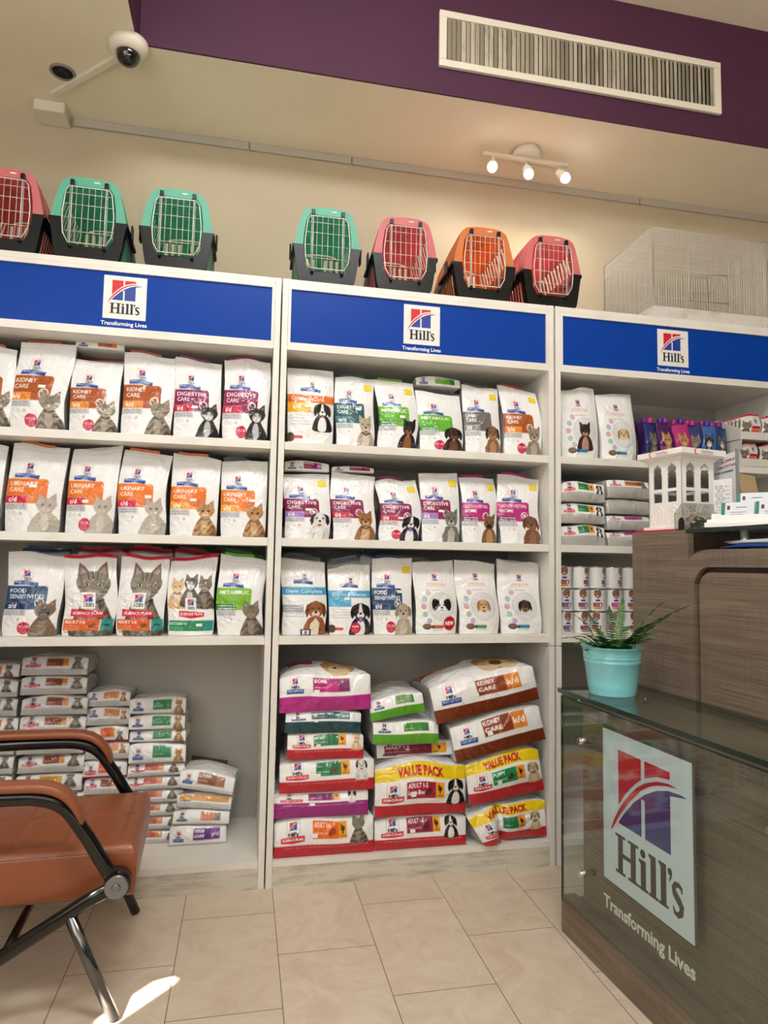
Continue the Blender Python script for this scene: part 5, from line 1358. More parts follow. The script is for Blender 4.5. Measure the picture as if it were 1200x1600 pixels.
    for sx in (-1, 1): d.tube([(sx*.052, -.010, .040), (sx*.052, -.010, .252)], .0022, 6)
    dd = d.build('door_grille', WIRE, r)
    for sx in (-1, 1):
        for za, zb2, hw3 in ((.240, .258, .006), (.034, .044, .005)):
            hg = MB(); hg.box(sx*.052-hw3, sx*.052+hw3, -.0145, -.0015, za, zb2); hg.build('hinge_peg', BLACK, dd, bevel=.001)
    MB().box(.012, .030, -.002, .0, .2585, .2625).build('label_sticker', STICK, o2)
    MB().tube([(-.03, .12, .272), (-.028, .14, .290), (-.02, .155, .294), (.02, .155, .294), (.028, .14, .290), (.03, .12, .272)], .006, 8).build('handle', BLACK, o2)
    return r
MINT, PINK, ORNG = '#86e0c6', '#f59a9e', '#f7a765'
carrier(PINK, 'pink and black pet carrier at the left edge of the photo', -.885, .012, .03, 'pink')
carrier(MINT, 'mint and black pet carrier, middle of the three above the left unit', -.632, .012, .02, 'mint')
carrier(MINT, 'mint and black pet carrier, rightmost of the three above the left unit', -.355, .012, .0, 'mint')
carrier(MINT, 'mint and black pet carrier alone of its colour above the middle unit', .150, .012, -.02, 'mint')
carrier(PINK, 'pink and black pet carrier between the mint and the orange ones', .430, .012, -.03, 'pink')
carrier(ORNG, 'orange and black pet carrier', .728, .012, -.02, 'orange')
carrier(PINK, 'pink and black pet carrier above the gap, rightmost of all carriers', .998, .012, .0, 'pink')

# ------------------------------------------------------------------ wire bird cage
bc = empty('bird_cage', (1.425, .02, ZTOP+.0005)); tag(bc, 'large empty white wire bird cage on the right unit', 'bird cage')
CW, CD, CH = .52, .36, .365
T0 = .05
tr = MB(); tr.add([(.008,.008,0),(CW-.008,.008,0),(CW-.008,CD-.008,0),(.008,CD-.008,0),(-.002,-.002,T0),(CW+.002,-.002,T0),(CW+.002,CD+.002,T0),(-.002,CD+.002,T0),
                   (.006,.006,T0),(CW-.006,.006,T0),(CW-.006,CD-.006,T0),(.006,CD-.006,T0),(.014,.014,.006),(CW-.014,.014,.006),(CW-.014,CD-.014,.006),(.014,CD-.014,.006)],
                  [(3,2,1,0),(0,1,5,4),(1,2,6,5),(2,3,7,6),(3,0,4,7),(4,5,9,8),(5,6,10,9),(6,7,11,10),(7,4,8,11),(8,9,13,12),(9,10,14,13),(10,11,15,14),(11,8,12,15),(12,13,14,15)])
tr.build('tray', add_stain(mat('cage_tray', '#d8d6cf', .4), '#d8d6cf', '#b6b2a6', 12, .5, .8), bc)
rw_ = .0010
def grille(name, ax, n, P, horiz, frame_r=.0018):
    mb = MB(); W_ = {'x': CW, 'y': CD}[ax]
    for i in range(n+1):
        t = W_*i/n; mb.tube([P(t, 0), P(t, 1)], rw_, 4, cap=False)
    for h in horiz: mb.tube([P(0, h), P(W_, h)], .0013, 4, cap=False)
    mb.tube([P(0, 0), P(W_, 0), P(W_, 1), P(0, 1)], frame_r, 5, closed=True)
    return mb
Z = lambda h: T0 + (CH-T0)*h
hz = (.12, .50, .80)
g = grille('front', 'x', 46, lambda t, h: (t, 0, Z(h)), hz)
for x_ in (.155, .335, .50): g.tube([(x_, -.002, Z(.10)), (x_, -.002, Z(.80))], .0024, 5)
g.build('front_grille', WIRE, bc)
grille('back', 'x', 46, lambda t, h: (t, CD, Z(h)), hz).build('rear_grille', WIRE, bc)
grille('left', 'y', 32, lambda t, h: (0, t, Z(h)), hz).build('side_grille', WIRE, bc)
grille('right', 'y', 32, lambda t, h: (CW, t, Z(h)), hz).build('side_grille', WIRE, bc)
tg = MB()
for i in range(47): tg.tube([(CW*i/46, 0, CH), (CW*i/46, CD, CH)], rw_, 4, cap=False)
for i in range(5): tg.tube([(0, CD*i/4, CH), (CW, CD*i/4, CH)], .0013, 4, cap=False)
tg.build('top_grille', WIRE, bc)
fd = MB(); fd.tube([(.16, -.004, Z(.12)), (.33, -.004, Z(.12)), (.33, -.004, Z(.48)), (.16, -.004, Z(.48))], .0018, 5, closed=True); fd.build('door', WIRE, bc)
# ------------------------------------------------------------------ reception desk (local x = depth w, local y = -u)
RZ = 0.0625
def cloc(u, w, z):  # world point from desk coordinates
    return (.824 + .0625*u + .998*w, -.392 - .998*u + .0625*w, z)
desk = empty('reception_desk', (.824, -.392, 0), RZ); tag(desk, 'grey-brown wood reception desk with glass front and raised back counter', 'counter')
LU = 2.0
def ub(mb, u0, u1, w0, w1, z0, z1, mi=0): return mb.box(w0, w1, -u1, -u0, z0, z1, mi)
ub(MB(), 0, LU, 0, .268, .0, .088).build('plinth', WOOD, desk, bevel=.001)
cc = MB(); ub(cc, .045, LU, .045, .268, .0885, .655); cc.build('body', WOOD, desk, bevel=.001)
ub(MB(), .0, LU, .010, .044, .0885, .10).build('ledge', WOOD, desk)
fg = MB(); ub(fg, .004, LU, 0, .006, .089, .660); fg.build('front_glass', [GLASS], desk)
eg = MB(); ub(eg, .0035, LU, -.0002, .0062, .6602, .6625); ub(eg, .0008, .0036, 0, .006, .089, .6625); eg.build('glass_edge', GEDGE, desk)
gt = MB(); ub(gt, -.004, LU, -.008, .267, .6725, .6845); t_ = gt.build('glass_top', [GLASS, GEDGE], desk)
for p in t_.data.polygons:
    if abs(p.normal.z) < .5: p.material_index = 1
so_ = MB()
for zz in (.20, .556):
    for uu in (.10, .75, 1.4): so_.add([], []); so_.tube([(-.003, -uu, zz), (.044, -uu, zz)], .009, 14)
so_.build('standoff', CHROME, desk)
sp_ = MB()
for uu in (.055, 1.1): sp_.tube([(.03, -uu, .655), (.03, -uu, .672)], .008, 12)
sp_.tube([(.20, -.12, .655), (.20, -.12, .672)], .008, 12); sp_.build('glass_spacer', CHROME, desk)
# raised part
def up(pts, w, th, m, name, bev=.001):
    g = plate_geo([pts], th); mb = MB(); mb.add([(w + th/2 + c, -a, b) for a, b, c in g[0]], g[1]); return mb.build(name, m, desk, bevel=bev)
arc = [(.221 + .09*(1-math.cos(a)), 1.057 + .035*math.sin(a)) for a in [math.pi/2*k/8 for k in range(9)]]
inn = [(.241 + .057*(1-math.cos(a)), .988 + .057*math.sin(a)) for a in [math.pi/2*k/8 for k in range(9)]]
up([(-.028, .0), (-.028, 1.148), (.221, 1.148)] + arc + [(LU, 1.092), (LU, 1.045)] + inn[::-1] + [(.241, .0)], .270, .018, WOOD, 'front_frame')
pin = [(.256 + .045*(1-math.cos(a)), .986 + .045*math.sin(a)) for a in [math.pi/2*k/8 for k in range(9)]]
up([(.256, .0)] + pin + [(LU, 1.031), (LU, .0)], .274, .014, WOOD, 'front_panel')
bk_ = MB(); ub(bk_, -.027, .2205, .289, .80, 0, 1.1475); bk_.build('end_block', WOOD, desk, bevel=.001)
b3 = MB(); ub(b3, .221, LU, .289, .62, 0, 1.0915); b3.build('ledge_block', WOOD_SHADE, desk)
b4 = MB(); ub(b4, .222, LU, .60, .62, 1.092, 1.1365); b4.build('ledge_back', WOOD_SHADE, desk)
b5 = MB(); ub(b5, .2207, .2213, .289, .60, 1.0918, 1.1375); b5.build('end_shade_sheet', WOOD_SHADE, desk)  # thin sheet added to darken the block side where the counter glass shades it
gs = MB(); ub(gs, .2215, 1.3, .262, .70, 1.138, 1.149); g_ = gs.build('counter_glass', [GLASS, GEDGE], desk)
for p in g_.data.polygons:
    if abs(p.normal.z) < .5: p.material_index = 1
ps = MB()
for uu in (.36, .85): ps.tube([(.33, -uu, 1.092), (.33, -uu, 1.138)], .011, 16)
ps.build('glass_post', CHROME, desk)

# emblem poster behind the front glass
pu0, pu1, pz0, pz1 = .198, .531, .236, .616
po_ = MB(); ub(po_, pu0, pu1, .0105, .0125, pz0, pz1)
PW_, PH_ = pu1-pu0, pz1-pz0
logo_parts(po_, lambda u, v, k: (.0104 - .0004*k, -(pu0 + u*PW_), pz1 - v*PH_), {'R': 1, 'B': 2, 'W': 0, 'K': 3})
pst = po_.build('logo_poster', [mat('poster_white', '#e6f2ff', .35), LRED, mat('poster_blue', '#2a2f86', .4), mat('poster_text', '#37322f', .45)], None)
pst.location = desk.location; pst.rotation_euler = (0, 0, RZ)
tag(pst, 'white poster with red and blue emblem behind the desk glass', 'poster')
bb_ = MB(); ub(bb_, pu0-.004, pu1+.008, .0126, .0134, pz0-.004, pz1+.008); bb_.build('dark_sheet', mat('poster_shadow', '#4a443f', .5), pst)  # dark sheet added as the poster's shadow line, wider at right and top
tl_ = MB(); text_into(tl_, 'Transforming Lives', lambda a, b: (.0062+.002, -(.200 + a), .166 + b), width=.335, bold=.024, mi=0)
tlo = tl_.build('vinyl_lettering', mat('vinyl_white', '#f4f8f8', .5), None); tlo.location = desk.location; tlo.rotation_euler = (0, 0, RZ); tag(tlo, 'white lettering reading Transforming Lives on the desk glass', 'lettering')
bm = bmesh.new(); bm.from_mesh(tlo.data); r_ = bmesh.ops.extrude_face_region(bm, geom=bm.faces[:]); bmesh.ops.translate(bm, vec=(.0006, 0, 0), verts=[v for v in r_['geom'] if isinstance(v, bmesh.types.BMVert)]); bm.to_mesh(tlo.data); bm.free()

# ------------------------------------------------------------------ fern in a turquoise pot
fp = empty('potted_fern', (.930, -.497, .6847)); tag(fp, 'green fern in a turquoise metal pot on the desk glass', 'plant')
pm = MB(); pm.lathe([(.0, .004), (.060, .004), (.061, 0), (.063, 0), (.0645, .004), (.068, .03), (.0765, .088), (.0785, .090), (.0785, .094), (.0775, .096), (.0775, .100), (.0795, .102), (.0795, .106), (.0785, .108), (.083, .130), (.0865, .131), (.0865, .134), (.083, .134), (.079, .110), (.074, .09)], 48); pot = pm.build('pot', POTB, fp)
pe = MB()
for sx in (-1,): pe.sphere((sx*.078, -.012, .106), .008, 8)
pe.build('handle_rivet', POTB, pot)
MB().lathe([(.0, .112), (.05, .114), (.0785, .110)], 24).build('soil', SOIL, fp)
LEAF = mat('fern_leaf', '#3f7a2c', .45); add_stain(LEAF, '#2f6622', '#7d9c3a', 40, .45, .75)
LEAFD = mat('fern_leaf_dark', '#1f4a1f', .5)
def frond(az, L, rise, droop, seed, mi, wmax=.022, dens=1.25):
    r = random.Random(seed); mb = MB(); pts = []; n = int(30*dens)
    for i in range(n+1):
        t = i/n; hor = L*(t*.95); zz = .105 + rise*math.sin(min(t*1.35, 1.57))*1.0 - droop*t**2.4
        pts.append(Vector((math.cos(az)*(.015 + hor), math.sin(az)*(.015 + hor), zz)))
    mb.tube(pts, [.0013*(1-.6*i/n) for i in range(n+1)], 4, mi)
    side = Vector((-math.sin(az), math.cos(az), 0))
    for i in range(3, n):
        t = i/n; w = wmax*math.sin(math.pi*min(1, .12+t*.90))**.7*(1.05-.35*t); tan = (pts[min(i+1, n)] - pts[i-1]).normalized(); upv = side.cross(tan).normalized()
        for s in (-1, 1):
            for half in (0,):
                c = pts[i] + tan*(.25*L/n*s); d_ = (side*s + tan*.35 + upv*r.uniform(-.15, .35)).normalized(); q = tan*(L/n*.62)
                tip = c + d_*w*r.uniform(.85, 1.1)
                m_ = c + d_*w*.5
                mb.add([c - q*.8, m_ - q*1.1, tip, m_ + q*.9, c + q*.8, m_ + upv*.001], [(0, 1, 5), (0, 5, 4), (1, 2, 5), (5, 2, 3), (4, 5, 3)], mi)
    return mb
fr_specs = [(-1.05, .240, .165, .0, .022), (-1.35, .15, .11, .0, .022), (-.75, .135, .150, -.015, .024), (.75, .115, .15, -.015, .024), (1.1, .10, .13, -.01, .018), (2.4, .10, .115, .0, .018), (2.0, .075, .12, 0, .018), (3.25, .225, .045, .012, .010),
            (3.05, .14, .075, .025, .024), (3.5, .15, .075, .035, .026), (3.9, .125, .07, .03, .028), (4.3, .115, .065, .025, .028), (4.7, .11, .065, .025, .028), (5.1, .105, .07, .02, .028), (5.5, .11, .075, .02, .028), (5.9, .125, .085, .01, .026),
            (0.0, .12, .09, .03, .022), (.5, .09, .10, .02, .022), (3.3, .10, .085, .02, .022), (3.8, .085, .08, .02, .024), (4.4, .08, .075, .02, .024), (5.0, .075, .08, .02, .024), (5.7, .08, .085, .02, .024), (2.8, .10, .08, .03, .022), (4.1, .06, .06, .01, .022), (5.3, .055, .06, .01, .022), (4.7, .05, .05, .01, .02), (6.2, .07, .06, .01, .022), (3.6, .05, .05, .01, .02), (1.6, .07, .08, .01, .02)]
for i, (az, L, rise, dr, wm) in enumerate(fr_specs):
    frond(az, L, rise, dr, i, 0, wm, 1.0 if L > .1 else .75).build('frond', LEAFD if i % 3 == 1 or i == 6 else LEAF, fp)

# ------------------------------------------------------------------ things on the raised counter
# red booklet under the tower
rb_ = empty('booklet', cloc(.036, .397, 1.148), RZ+.12); tag(rb_, 'thin red and white booklet lying under the lattice tower', 'booklet')
MB().box(-.098, .078, -.090, .090, 0, .008).build('cover', mat('booklet_red', '#cf1f30', .4), rb_)
MB().box(-.0985, .0785, -.0905, -.0900, .002, .005).build('page_print', LWHITE, rb_)

# lattice tower
tw_ = empty('donation_tower', cloc(.036, .402, 1.1565), RZ+.12); tag(tw_, 'white lattice tower model with arched windows and a wide crown', 'model tower')
S = .066; TH = .235
TWM = mat('tower_white', '#f7f5f1', .5)
MB().box(-S-.012, S+.012, -S-.012, S+.012, 0, .010).build('base', TWM, tw_, bevel=.001)
def ogee(cx, z0, w, h):
    a = w/2; return [(cx-a, z0), (cx+a, z0), (cx+a, z0+h*.58), (cx+a*.78, z0+h*.63), (cx+a*1.0, z0+h*.72), (cx+a*.85, z0+h*.84), (cx+a*.35, z0+h*.92), (cx, z0+h), (cx-a*.35, z0+h*.92), (cx-a*.85, z0+h*.84), (cx-a*1.0, z0+h*.72), (cx-a*.78, z0+h*.63), (cx-a, z0+h*.58)]
def octo(cx, cz, w, h): return [(cx-w/2, cz-h*.25), (cx-w*.2, cz-h/2), (cx+w*.2, cz-h/2), (cx+w/2, cz-h*.25), (cx+w/2, cz+h*.25), (cx+w*.2, cz+h/2), (cx-w*.2, cz+h/2), (cx-w/2, cz+h*.25)]
wall_loops = [[(-S, .010), (S, .010), (S, TH-.025), (-S, TH-.025)]]
for cx in (-.030, .028): wall_loops += [ogee(cx, .128, .036, .078), rectp(cx-.018, .086, cx+.018, .118)]
wg = plate_geo(wall_loops, .003)
em = []
for cx in (-.030, .028): em.append(plate_geo([octo(cx, .046, .046, .058), octo(cx, .046, .038, .048)], .0016)); em.append(plate_geo([octo(cx, .046, .026, .034), octo(cx, .046, .020, .026)], .0016))
for k in range(4):
    Mx = Matrix.Rotation(k*math.pi/2, 4, 'Z'); mb = MB()
    mb.add([Mx @ Vector((a, -S + .0015 + c, b)) for a, b, c in wg[0]], wg[1])
    for e in em: mb.add([Mx @ Vector((a, -S - .0006 + c, b)) for a, b, c in e[0]], e[1])
    mb.build('wall_panel', TWM, tw_)
cr = MB(); z0 = TH-.025
for a, b, c, d_ in ((S+.004, S+.004, 0, .006), (S+.010, S+.010, .006, .011), (S+.018, S+.018, .011, .016), (S+.024, S+.024, .016, .034)): cr.box(-a, a, -b, b, z0+c, z0+d_)
crown = cr.build('crown', TWM, tw_, bevel=.0008)
em2 = MB(); R0 = S+.0246
def crescent(): 
    o_ = [(math.cos(a)*.009, math.sin(a)*.009) for a in np.linspace(.7, 2*math.pi-.7, 16)]; i_ = [(.003+math.cos(a)*.0075, math.sin(a)*.0075) for a in np.linspace(2*math.pi-.85, .85, 14)]; return o_ + i_
cg = plate_geo([crescent()], 0)
for k in (0, 3):
    Mx = Matrix.Rotation(k*math.pi/2, 4, 'Z')
    em2.add([Mx @ Vector((a-.030, -R0, b + z0+.025)) for a, b, c in cg[0]], cg[1], 0)
    rr = random.Random(4); x_ = -.012
    # script-like strokes of the crown lettering
    pts = [(x_ + .003*i, z0+.026 + .0026*math.sin(i*1.9) + .001*math.cos(i*.7)) for i in range(17)]
    st = stroke(pts, .0018); gg = plate_geo([st], 0); em2.add([Mx @ Vector((a, -R0, b)) for a, b, c in gg[0]], gg[1], 1)
    em2.add([Mx @ Vector(p) for p in ((-.012, -R0, z0+.0195), (.036, -R0, z0+.0195), (.036, -R0, z0+.0208), (-.012, -R0, z0+.0208))], [(0, 1, 2, 3)], 0)
em2.build('crown_print', [mat('print_orange', '#d4532a', .5), LBLACK], crown)

# clear acrylic house box with banknotes
ab = empty('acrylic_box', cloc(.157, .374, 1.1485), RZ); tag(ab, 'clear acrylic house-shaped donation box holding banknotes', 'donation box')
hw_, hl, h1, h2 = .031, .070, .052, .080   # half width in y, half length in x
pent = [(-hw_, 0), (hw_, 0), (hw_, h1), (0, h2), (-hw_, h1)]
door = [(-.012, .002), (.012, .002), (.012, .026)] + [(.012*math.cos(a), .026+.013*math.sin(a)) for a in (.4, .8, 1.2, 1.57, 1.94, 2.34, 2.74)] + [(-.012, .026)]
ac = MB(); pg = plate_geo([pent], .0025)
for xx in (-hl, hl): ac.add([(xx + c, a, b) for a, b, c in pg[0]], pg[1])
ac.box(-hl, hl, -hw_-.001, -hw_+.0012, 0, h1); ac.box(-hl, hl, hw_-.0012, hw_+.001, 0, h1)
for s in (-1, 1): ac.add([(-hl, s*hw_, h1), (hl, s*hw_, h1), (hl, 0, h2), (-hl, 0, h2), (-hl, s*hw_, h1+.0025), (hl, s*hw_, h1+.0025), (hl, 0, h2+.0025), (-hl, 0, h2+.0025)], [(0,1,2,3), (7,6,5,4), (0,4,5,1), (2,6,7,3)])
ac.build('panel', ACRYL, ab)
ae = MB(); 
for xx in (-hl, hl): ae.tube([(xx, a, b) for a, b in pent], .0009, 4, closed=True)
ae.tube([(-hl, -hw_, h1), (hl, -hw_, h1)], .0007, 4); ae.tube([(-hl, 0, h2), (hl, 0, h2)], .0007, 4); ae.tube([(-hl, hw_, h1), (hl, hw_, h1)], .0007, 4)
ae.build('edge', mat('acrylic_edge', '#b9aea0', .2), ab)
dg_ = plate_geo([door], .001); dm = MB(); dm.add([(-hl-.0022 + c, a, b) for a, b, c in dg_[0]], dg_[1]); dm.build('door_shape', DARK, ab)
NOTE = [mat('note_a', '#b08c7c', .7), mat('note_b', '#8f9484', .7), mat('note_c', '#a89c8c', .7)]
rn = random.Random(8)
for i in range(7):
    mb = MB(); n = 8; cx, cy = rn.uniform(-.03, .035), rn.uniform(-.012, .012); a = rn.uniform(-.5, .5); ph = rn.uniform(0, 6); vs = []
    zb_ = .004 + i*.0048
    for k in range(n+1):
        for m_ in range(3):
            x_ = (k/n-.5)*.055; y_ = (m_/2-.5)*.026; vs.append((cx + x_*math.cos(a) - y_*math.sin(a), cy + x_*math.sin(a)*.5 + y_*math.cos(a), zb_ + .006*math.sin(k*.9+ph) + .006 + .003*m_))
    fs = [(k*3+m_, k*3+m_+1, (k+1)*3+m_+1, (k+1)*3+m_) for k in range(n) for m_ in range(2)]
    mb.add(vs, fs, 0, True); o = mb.build('banknote', NOTE[i % 3], None, solid=.0003); o.location = ab.location; o.rotation_euler = ab.rotation_euler
    tag(o, 'crumpled banknote inside the clear acrylic house box', 'banknote', 'banknotes in the acrylic box')

# notice board sign
nb_ = empty('notice_sign', cloc(.100, .500, 1.1485), RZ - 1.865); tag(nb_, 'white upright notice sign about leashed pets behind the lattice tower', 'sign')
b_ = MB(); b_.box(-.092, .086, 0, .003, .0, .240); b_.build('board', mat('sign_board', '#e9ebee', .3), nb_)
b_ = MB(); b_.box(.086, .092, -.002, .006, .0, .246); b_.box(-.092, .092, -.02, .03, -.0002, .003); b_.build('holder', mat('sign_holder', '#8a8d92', .3), nb_)
tm = MB()
rows = [('your pets', 'LEASHED OR', .222), ('at all times,', 'DO NOT let pets', .205), ('out under', 'any circumstances', .188)]
def tt(body, x, z, cap, mi, width=None):
    V, F = text_geo(body, .025); k = cap/.73; tm.add([(x + a*k, -.0006, z + b*k) for a, b, _ in V], F, mi); return V[:, 0].max()*k
x_ = -.005; x_ += tt('your', x_, .216, .0075, 1) + .004; tt('LEASHED OR', x_, .216, .0075, 0)
x_ = -.03; x_ += tt('all times,', x_, .200, .0075, 1) + .004; x_ += tt('DO NOT', x_, .200, .0075, 0) + .004; tt('let pets', x_, .200, .0075, 1)
tt('out under any circumstances', -.050, .184, .0075, 1)
for i, (t_s, z_) in enumerate((('To keep everybody safe, note that', .135), ('other animals may be', .115), ('nervous in the clinic', .095), ('please ask our staff', .075), ('for help', .055))): tt(t_s, -.06, z_, .0055, 1)
tm.build('lettering', [LRED, mat('sign_text', '#3a3c48', .5)], nb_)

# small card stand with puzzle pattern
cs = empty('card_stand', cloc(.205, .405, 1.1483), RZ - 1.25); tag(cs, 'small upright white card with blue and pink puzzle pattern', 'card')
MB().box(-.027, .027, 0, .002, 0, .150).build('card', PAPERW, cs)
MB().box(-.026, .026, -.012, .014, -.0002, .003).build('foot', ACRYL, cs)
cm = MB(); rr = random.Random(9)
for i in range(6):
    for j in range(5):
        x_ = -.018 + i*.0065; z_ = .082 + j*.0115
        if i > 3: cm.box(x_, x_+.005, -.0008, 0, z_, z_+.0016, rr.choice([2, 0])); continue
        ring = plate_geo([circ(x_, z_, .0042, .0052, 10), circ(x_, z_, .0026, .0034, 10)], 0) if (i+j) % 2 == 0 else None
        if ring: cm.add([(a, -.0006, b) for a, b, c in ring[0]], ring[1], rr.choice([0, 0, 1]))
for j in range(3): cm.box(-.020, .020, -.0008, 0, .070-.009*j, .0712-.009*j, 2)
cm.build('print', [mat('puzzle_blue', '#4a8ac4', .5), mat('puzzle_pink', '#c87a98', .5), mat('puzzle_grey', '#9aa0a8', .5)], cs)

# white stepped card tray with business cards
ct = empty('card_tray', cloc(.330, .305, 1.1493), RZ - 1.0); tag(ct, 'white stepped tray holding business cards on the counter glass', 'tray')
tp = MB(); slab(tp, [(-.045, 0), (.065, 0), (.065, .040), (.020, .040), (.015, .022), (-.020, .022), (-.026, .012), (-.045, .012)], -.045, .20); tp.build('base', mat('tray_white', '#f2f1ee', .3), ct, bevel=.001)
lp_ = MB(); lp_.box(-.020, .20, -.031, -.027, .012, .032); lp_.build('front_lip', mat('tray_white', '#f2f1ee', .3), ct, bevel=.0008)
CARDW = mat('card_white', '#dde1e8', .6)
def card(x, y, z, rz, label):
    # a small deck of cards leaning back
    r = empty('business_cards', (0, 0, 0)); M_ = Matrix.Translation(ct.location) @ Matrix.Rotation(ct.rotation_euler.z, 4, 'Z') @ Matrix.Translation((x, y, z)) @ Matrix.Rotation(rz, 4, 'Z') @ Matrix.Rotation(-.25, 4, 'X')
    r.matrix_world = M_; tag(r, label, 'business cards', 'business cards in the white tray')
    MB().box(-.039, .039, 0, .006, 0, .054).build('card_stack', CARDW, r)
    MB().box(-.039, -.030, -.0004, -.0001, 0, .054).build('green_band', TEAL, r)
    p = MB(); p.box(-.025, -.018, -.0004, -.0001, .034, .045, 0); p.box(-.004, .022, -.0004, -.0001, .039, .0408, 1); p.box(-.016, .020, -.0004, -.0001, .026, .0272, 1); p.box(-.016, .012, -.0004, -.0001, .020, .0212, 1); p.build('print', [mat('card_mark', '#5a2a2a', .5), mat('card_text', '#4a505c', .5)], r)
card(.028, -.022, .0135, .0, 'white business cards with green band, front left of the tray')
card(.108, -.022, .0135, -.03, 'white business cards with green band, front middle of the tray')
card(.055, .026, .0415, .10, 'white business cards with green band standing turned in the back row')
card(.150, .026, .0415, -.15, 'white business cards with green band at the right end of the back row')

# plastic sleeves of papers on the ledge
pp = empty('paper_folder', cloc(.445, .345, 1.0925), RZ); tag(pp, 'blue and white plastic sleeve of papers lying on the wooden ledge', 'papers')
def sheet(name, m, w0, w1, u0, u1, z, th, seed, par):
    r = random.Random(seed); nx, ny = 14, 8; vs = []
    for lv_ in (0, 1):
        for j in range(ny+1):
            for i in range(nx+1):
                t = i/nx; vs.append((w0 + (w1-w0)*j/ny, -(u0 + (u1-u0)*t), z + lv_*th*min(1, t*5) + .003*math.sin(t*9+seed) * t + .002*math.sin(j+seed)))
    k = (nx+1)*(ny+1); fs = []
    for j in range(ny):
        for i in range(nx):
            a = j*(nx+1)+i; fs.append((a, a+nx+1, a+nx+2, a+1)); fs.append((k+a, k+a+1, k+a+nx+2, k+a+nx+1))
    for i in range(nx): fs.append((i, i+1, k+i+1, k+i)); a = ny*(nx+1)+i; fs.append((a+1, a, k+a, k+a+1))
    for j in range(ny): a = j*(nx+1); fs.append((a+nx+1, a, k+a, k+a+nx+1)); a += nx; fs.append((a, a+nx+1, k+a+nx+1, k+a))
    mb = MB(); mb.add(vs, fs, 0, True); return mb.build(name, m, par)
sheet('blue_sleeve', mat('sleeve_blue', '#1f56b8', .25, coat=.4), -.055, .16, -.13, .30, .002, .010, 1, pp)
sheet('white_sheet', mat('sleeve_white', '#dfe3ee', .25, coat=.4), -.058, .15, -.10, .34, .0135, .006, 2, pp)
sheet('clear_sheet', mat('sleeve_pale', '#c9d3e8', .2, coat=.5), -.050, .15, -.12, .32, .021, .004, 4, pp)
# ------------------------------------------------------------------ tan leather armchair with black tube frame
ch = empty('armchair', (-.60, -.34, 0), .05); tag(ch, 'tan leather waiting-room armchair with black and chrome tube frame', 'chair')
def L(x, y, z): return (x + .60, y + .34, z)
def oval(mb, pts, ra, rb, n=12):
    """tube flattened to an upright oval, path in the x-z plane"""
    P = [Vector(p) for p in pts]; k = len(P); vs = []
    for i in range(k):
        t = (P[min(i+1, k-1)] - P[max(i-1, 0)]).normalized(); nrm = Vector((-t.z, 0, t.x))
        for j in range(n):
            q = 2*math.pi*j/n; vs.append(P[i] + nrm*ra*math.cos(q) + Vector((0, 1, 0))*rb*math.sin(q))
    fs = [(i*n+j, i*n+(j+1) % n, (i+1)*n+(j+1) % n, (i+1)*n+j) for i in range(k-1) for j in range(n)]
    mb.add(vs, fs, 0, True); o = len(mb.v) - k*n
    mb.f.append(tuple(o+j for j in range(n))[::-1]); mb.m.append(0); mb.sm.append(False)
    mb.f.append(tuple(o+(k-1)*n+j for j in range(n))); mb.m.append(0); mb.sm.append(False)
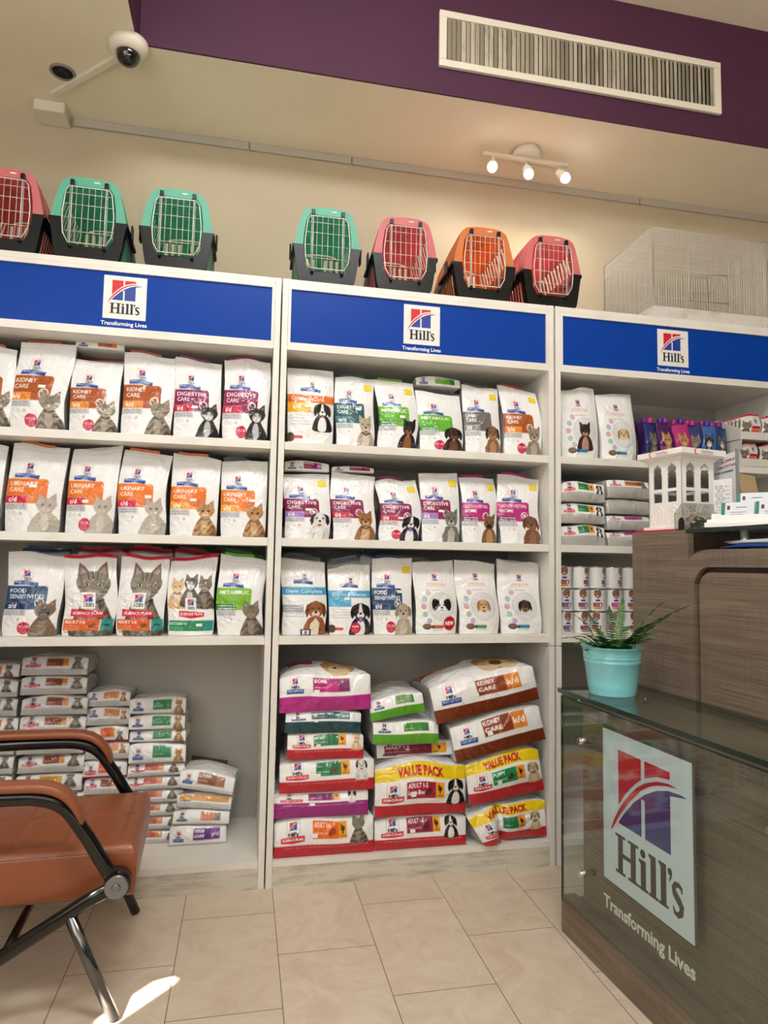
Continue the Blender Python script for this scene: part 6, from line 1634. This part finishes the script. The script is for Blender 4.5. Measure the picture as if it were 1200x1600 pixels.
for yy in (-.575, -.100):
    far = yy > -.3
    arm = bezier(L(-1.05, yy, .475), L(-.90, yy, .500), L(-.80, yy, .505), L(-.60, yy, .502), 6)[:-1] + bezier(L(-.60, yy, .502), L(-.535, yy, .502), L(-.495, yy, .490), L(-.468, yy, .445), 8) + [L(-.44, yy, .405), L(-.41, yy, .354), L(-.373, yy, .295)]
    mb = MB(); oval(mb, arm, .0165, .012)
    ar = mb.build('arm_tube', BTUBE, ch)
    mb = MB(); oval(mb, [L(-.373, yy, .295), L(-.43, yy, .268), L(-.60, yy, .168), L(-.74, yy, .086), L(-.875, yy, .008)], .0165, .012); mb.build('leg', BTUBE, ch)
    mb = MB(); oval(mb, [L(-.470, yy, .238), L(-.42, yy, .122), L(-.366, yy, .004)], .0135, .011); mb.build('leg', DCHROME if not far else BTUBE, ch)
    s = -1 if not far else 1
    hb = MB(); hb.tube([L(-.373, yy - s*.030, .295), L(-.373, yy + s*.004, .295)], .030, 20); hb.build('hub', BTUBE, ch)
    hc = MB(); hc.tube([L(-.373, yy + s*.004, .295), L(-.373, yy + s*.016, .295)], [.027, .025], 24); hc.tube([L(-.373, yy + s*.016, .295), L(-.373, yy + s*.019, .295)], [.010, .008], 12); hc.build('hub_cap', mat('brushed_cap', '#8c8f92', .3, metal=1.0), ch)
    # arm pad following the tube
    top = [(-.98, .49), (-.90, .501), (-.80, .508), (-.70, .508), (-.60, .506), (-.545, .505), (-.510, .495), (-.485, .472), (-.470, .447), (-.458, .430)]
    n = len(top); vs = []; m = 10; hw2 = .025
    for i, (x, z) in enumerate(top):
        a = top[max(i-1, 0)]; b = top[min(i+1, n-1)]; t = Vector((b[0]-a[0], 0, b[1]-a[1])).normalized(); nrm = Vector((-t.z, 0, t.x))
        e = .6 if i in (0, n-1) else 1.0; th = .030*(e if i else .7) * (1.0 if i < n-3 else (.85, .7, .45)[i-(n-3)])
        ring = [(-1, .25), (-1, .7), (-.85, .93), (-.5, 1.0), (0, 1.03), (.5, 1.0), (.85, .93), (1, .7), (1, .25), (0, .20)]
        for (u_, v_) in ring:
            base = Vector(L(x, yy, z)); p = base + nrm*(.004 + th*v_) + Vector((0, hw2*u_*(e if i == n-1 else 1), 0)); vs.append(p)
    m = len(ring); fs = [(i*m+j, i*m+(j+1) % m, (i+1)*m+(j+1) % m, (i+1)*m+j) for i in range(n-1) for j in range(m)] + [tuple(range(m))[::-1], tuple((n-1)*m+j for j in range(m))]
    mb = MB(); mb.add(vs, fs, 0, True); o = mb.build('arm_pad', LEATHER, ch)
    md = o.modifiers.new('sub', 'SUBSURF'); md.levels = 1; md.render_levels = 2
# seat cushion: rounded slab with tufted top
def cushion(nx, ny, f):
    S_, T_ = np.meshgrid(np.linspace(0, 1, nx), np.linspace(0, 1, ny)); return f(S_, T_)
x0, x1, y0, y1 = -.90, -.338, -.530, -.135
def top_f(S_, T_):
    X = x0 + (x1-x0)*S_; Y = y0 + (y1-y0)*T_
    ex = np.minimum(S_, 1-S_)*(x1-x0); ey = np.minimum(T_, 1-T_)*(y1-y0)
    edge = np.clip(np.minimum(ex, ey)/.022, 0, 1); rnd = np.sqrt(np.clip(1-(1-edge)**2, 0, 1))
    z = .348 + .017*rnd
    seam = np.exp(-((S_*(x1-x0) % .115 - .0575)/.006)**2)*.005 + np.exp(-((T_-.52)/.012)**2)*.005
    z = z + .006*np.sin(np.pi*T_)*np.sin(np.pi*S_) - seam*(edge > .99)
    return X, Y, z
X, Y, Zt = top_f(*np.meshgrid(np.linspace(0, 1, 90), np.linspace(0, 1, 60)))
P = np.stack([X + .60, Y + .34, Zt], 2)
loop = np.concatenate([P[0, :], P[1:, -1], P[-1, -2::-1], P[-2:0:-1, 0], P[0:1, 0]])
nl = len(loop); cxy = loop[:, :2].mean(0)
rings = []
for dz, sc in ((0, 1.0), (-.002, 1.004), (-.030, 1.008), (-.070, 1.006), (-.094, .996), (-.100, .98)):
    q = loop.copy(); q[:, 2] = q[:, 2] + dz; q[:, :2] = cxy + (q[:, :2]-cxy)*sc; rings.append(q)
W_ = np.stack(rings, 0)[::-1]
bot = np.stack([rings[-1], np.concatenate([np.tile(cxy, (nl, 1)), rings[-1][:, 2:3]], 1)], 0)[::-1]
me = mesh_from_grids('seat', [(P, (1, 1, 1), 0), (W_, (1, 1, 1), 0), (bot, (1, 1, 1), 0)], LEATHER)
seat = bpy.data.objects.new('seat', me); COL.objects.link(seat); seat.parent = ch
# stitching along the near edge
st = MB(); y_ = y0 - .004
for i in range(70):
    x_ = x0 + .02 + i*.0078
    if x_ > x1 - .012: break
    st.tube([L(x_, y_ + .0035, .3515), L(x_ + .0045, y_ + .0035, .3515)], .0007, 4)
st.build('stitching', mat('stitch_thread', '#7c4428', .7), seat)
# backrest
bkp = MB(); bkp.box(-.46, -.395, -.19, .205, .33, .80); o = bkp.build('backrest', LEATHER, ch, bevel=.02, segs=4)
for v in o.data.vertices: v.co.x -= (v.co.z-.33)*.25
crs = MB(); crs.tube([L(-.60, -.575, .168), L(-.60, -.10, .168)], .010, 10); crs.tube([L(-.373, -.56, .295), L(-.373, -.11, .295)], .011, 10); crs.build('cross_bar', BTUBE, ch)
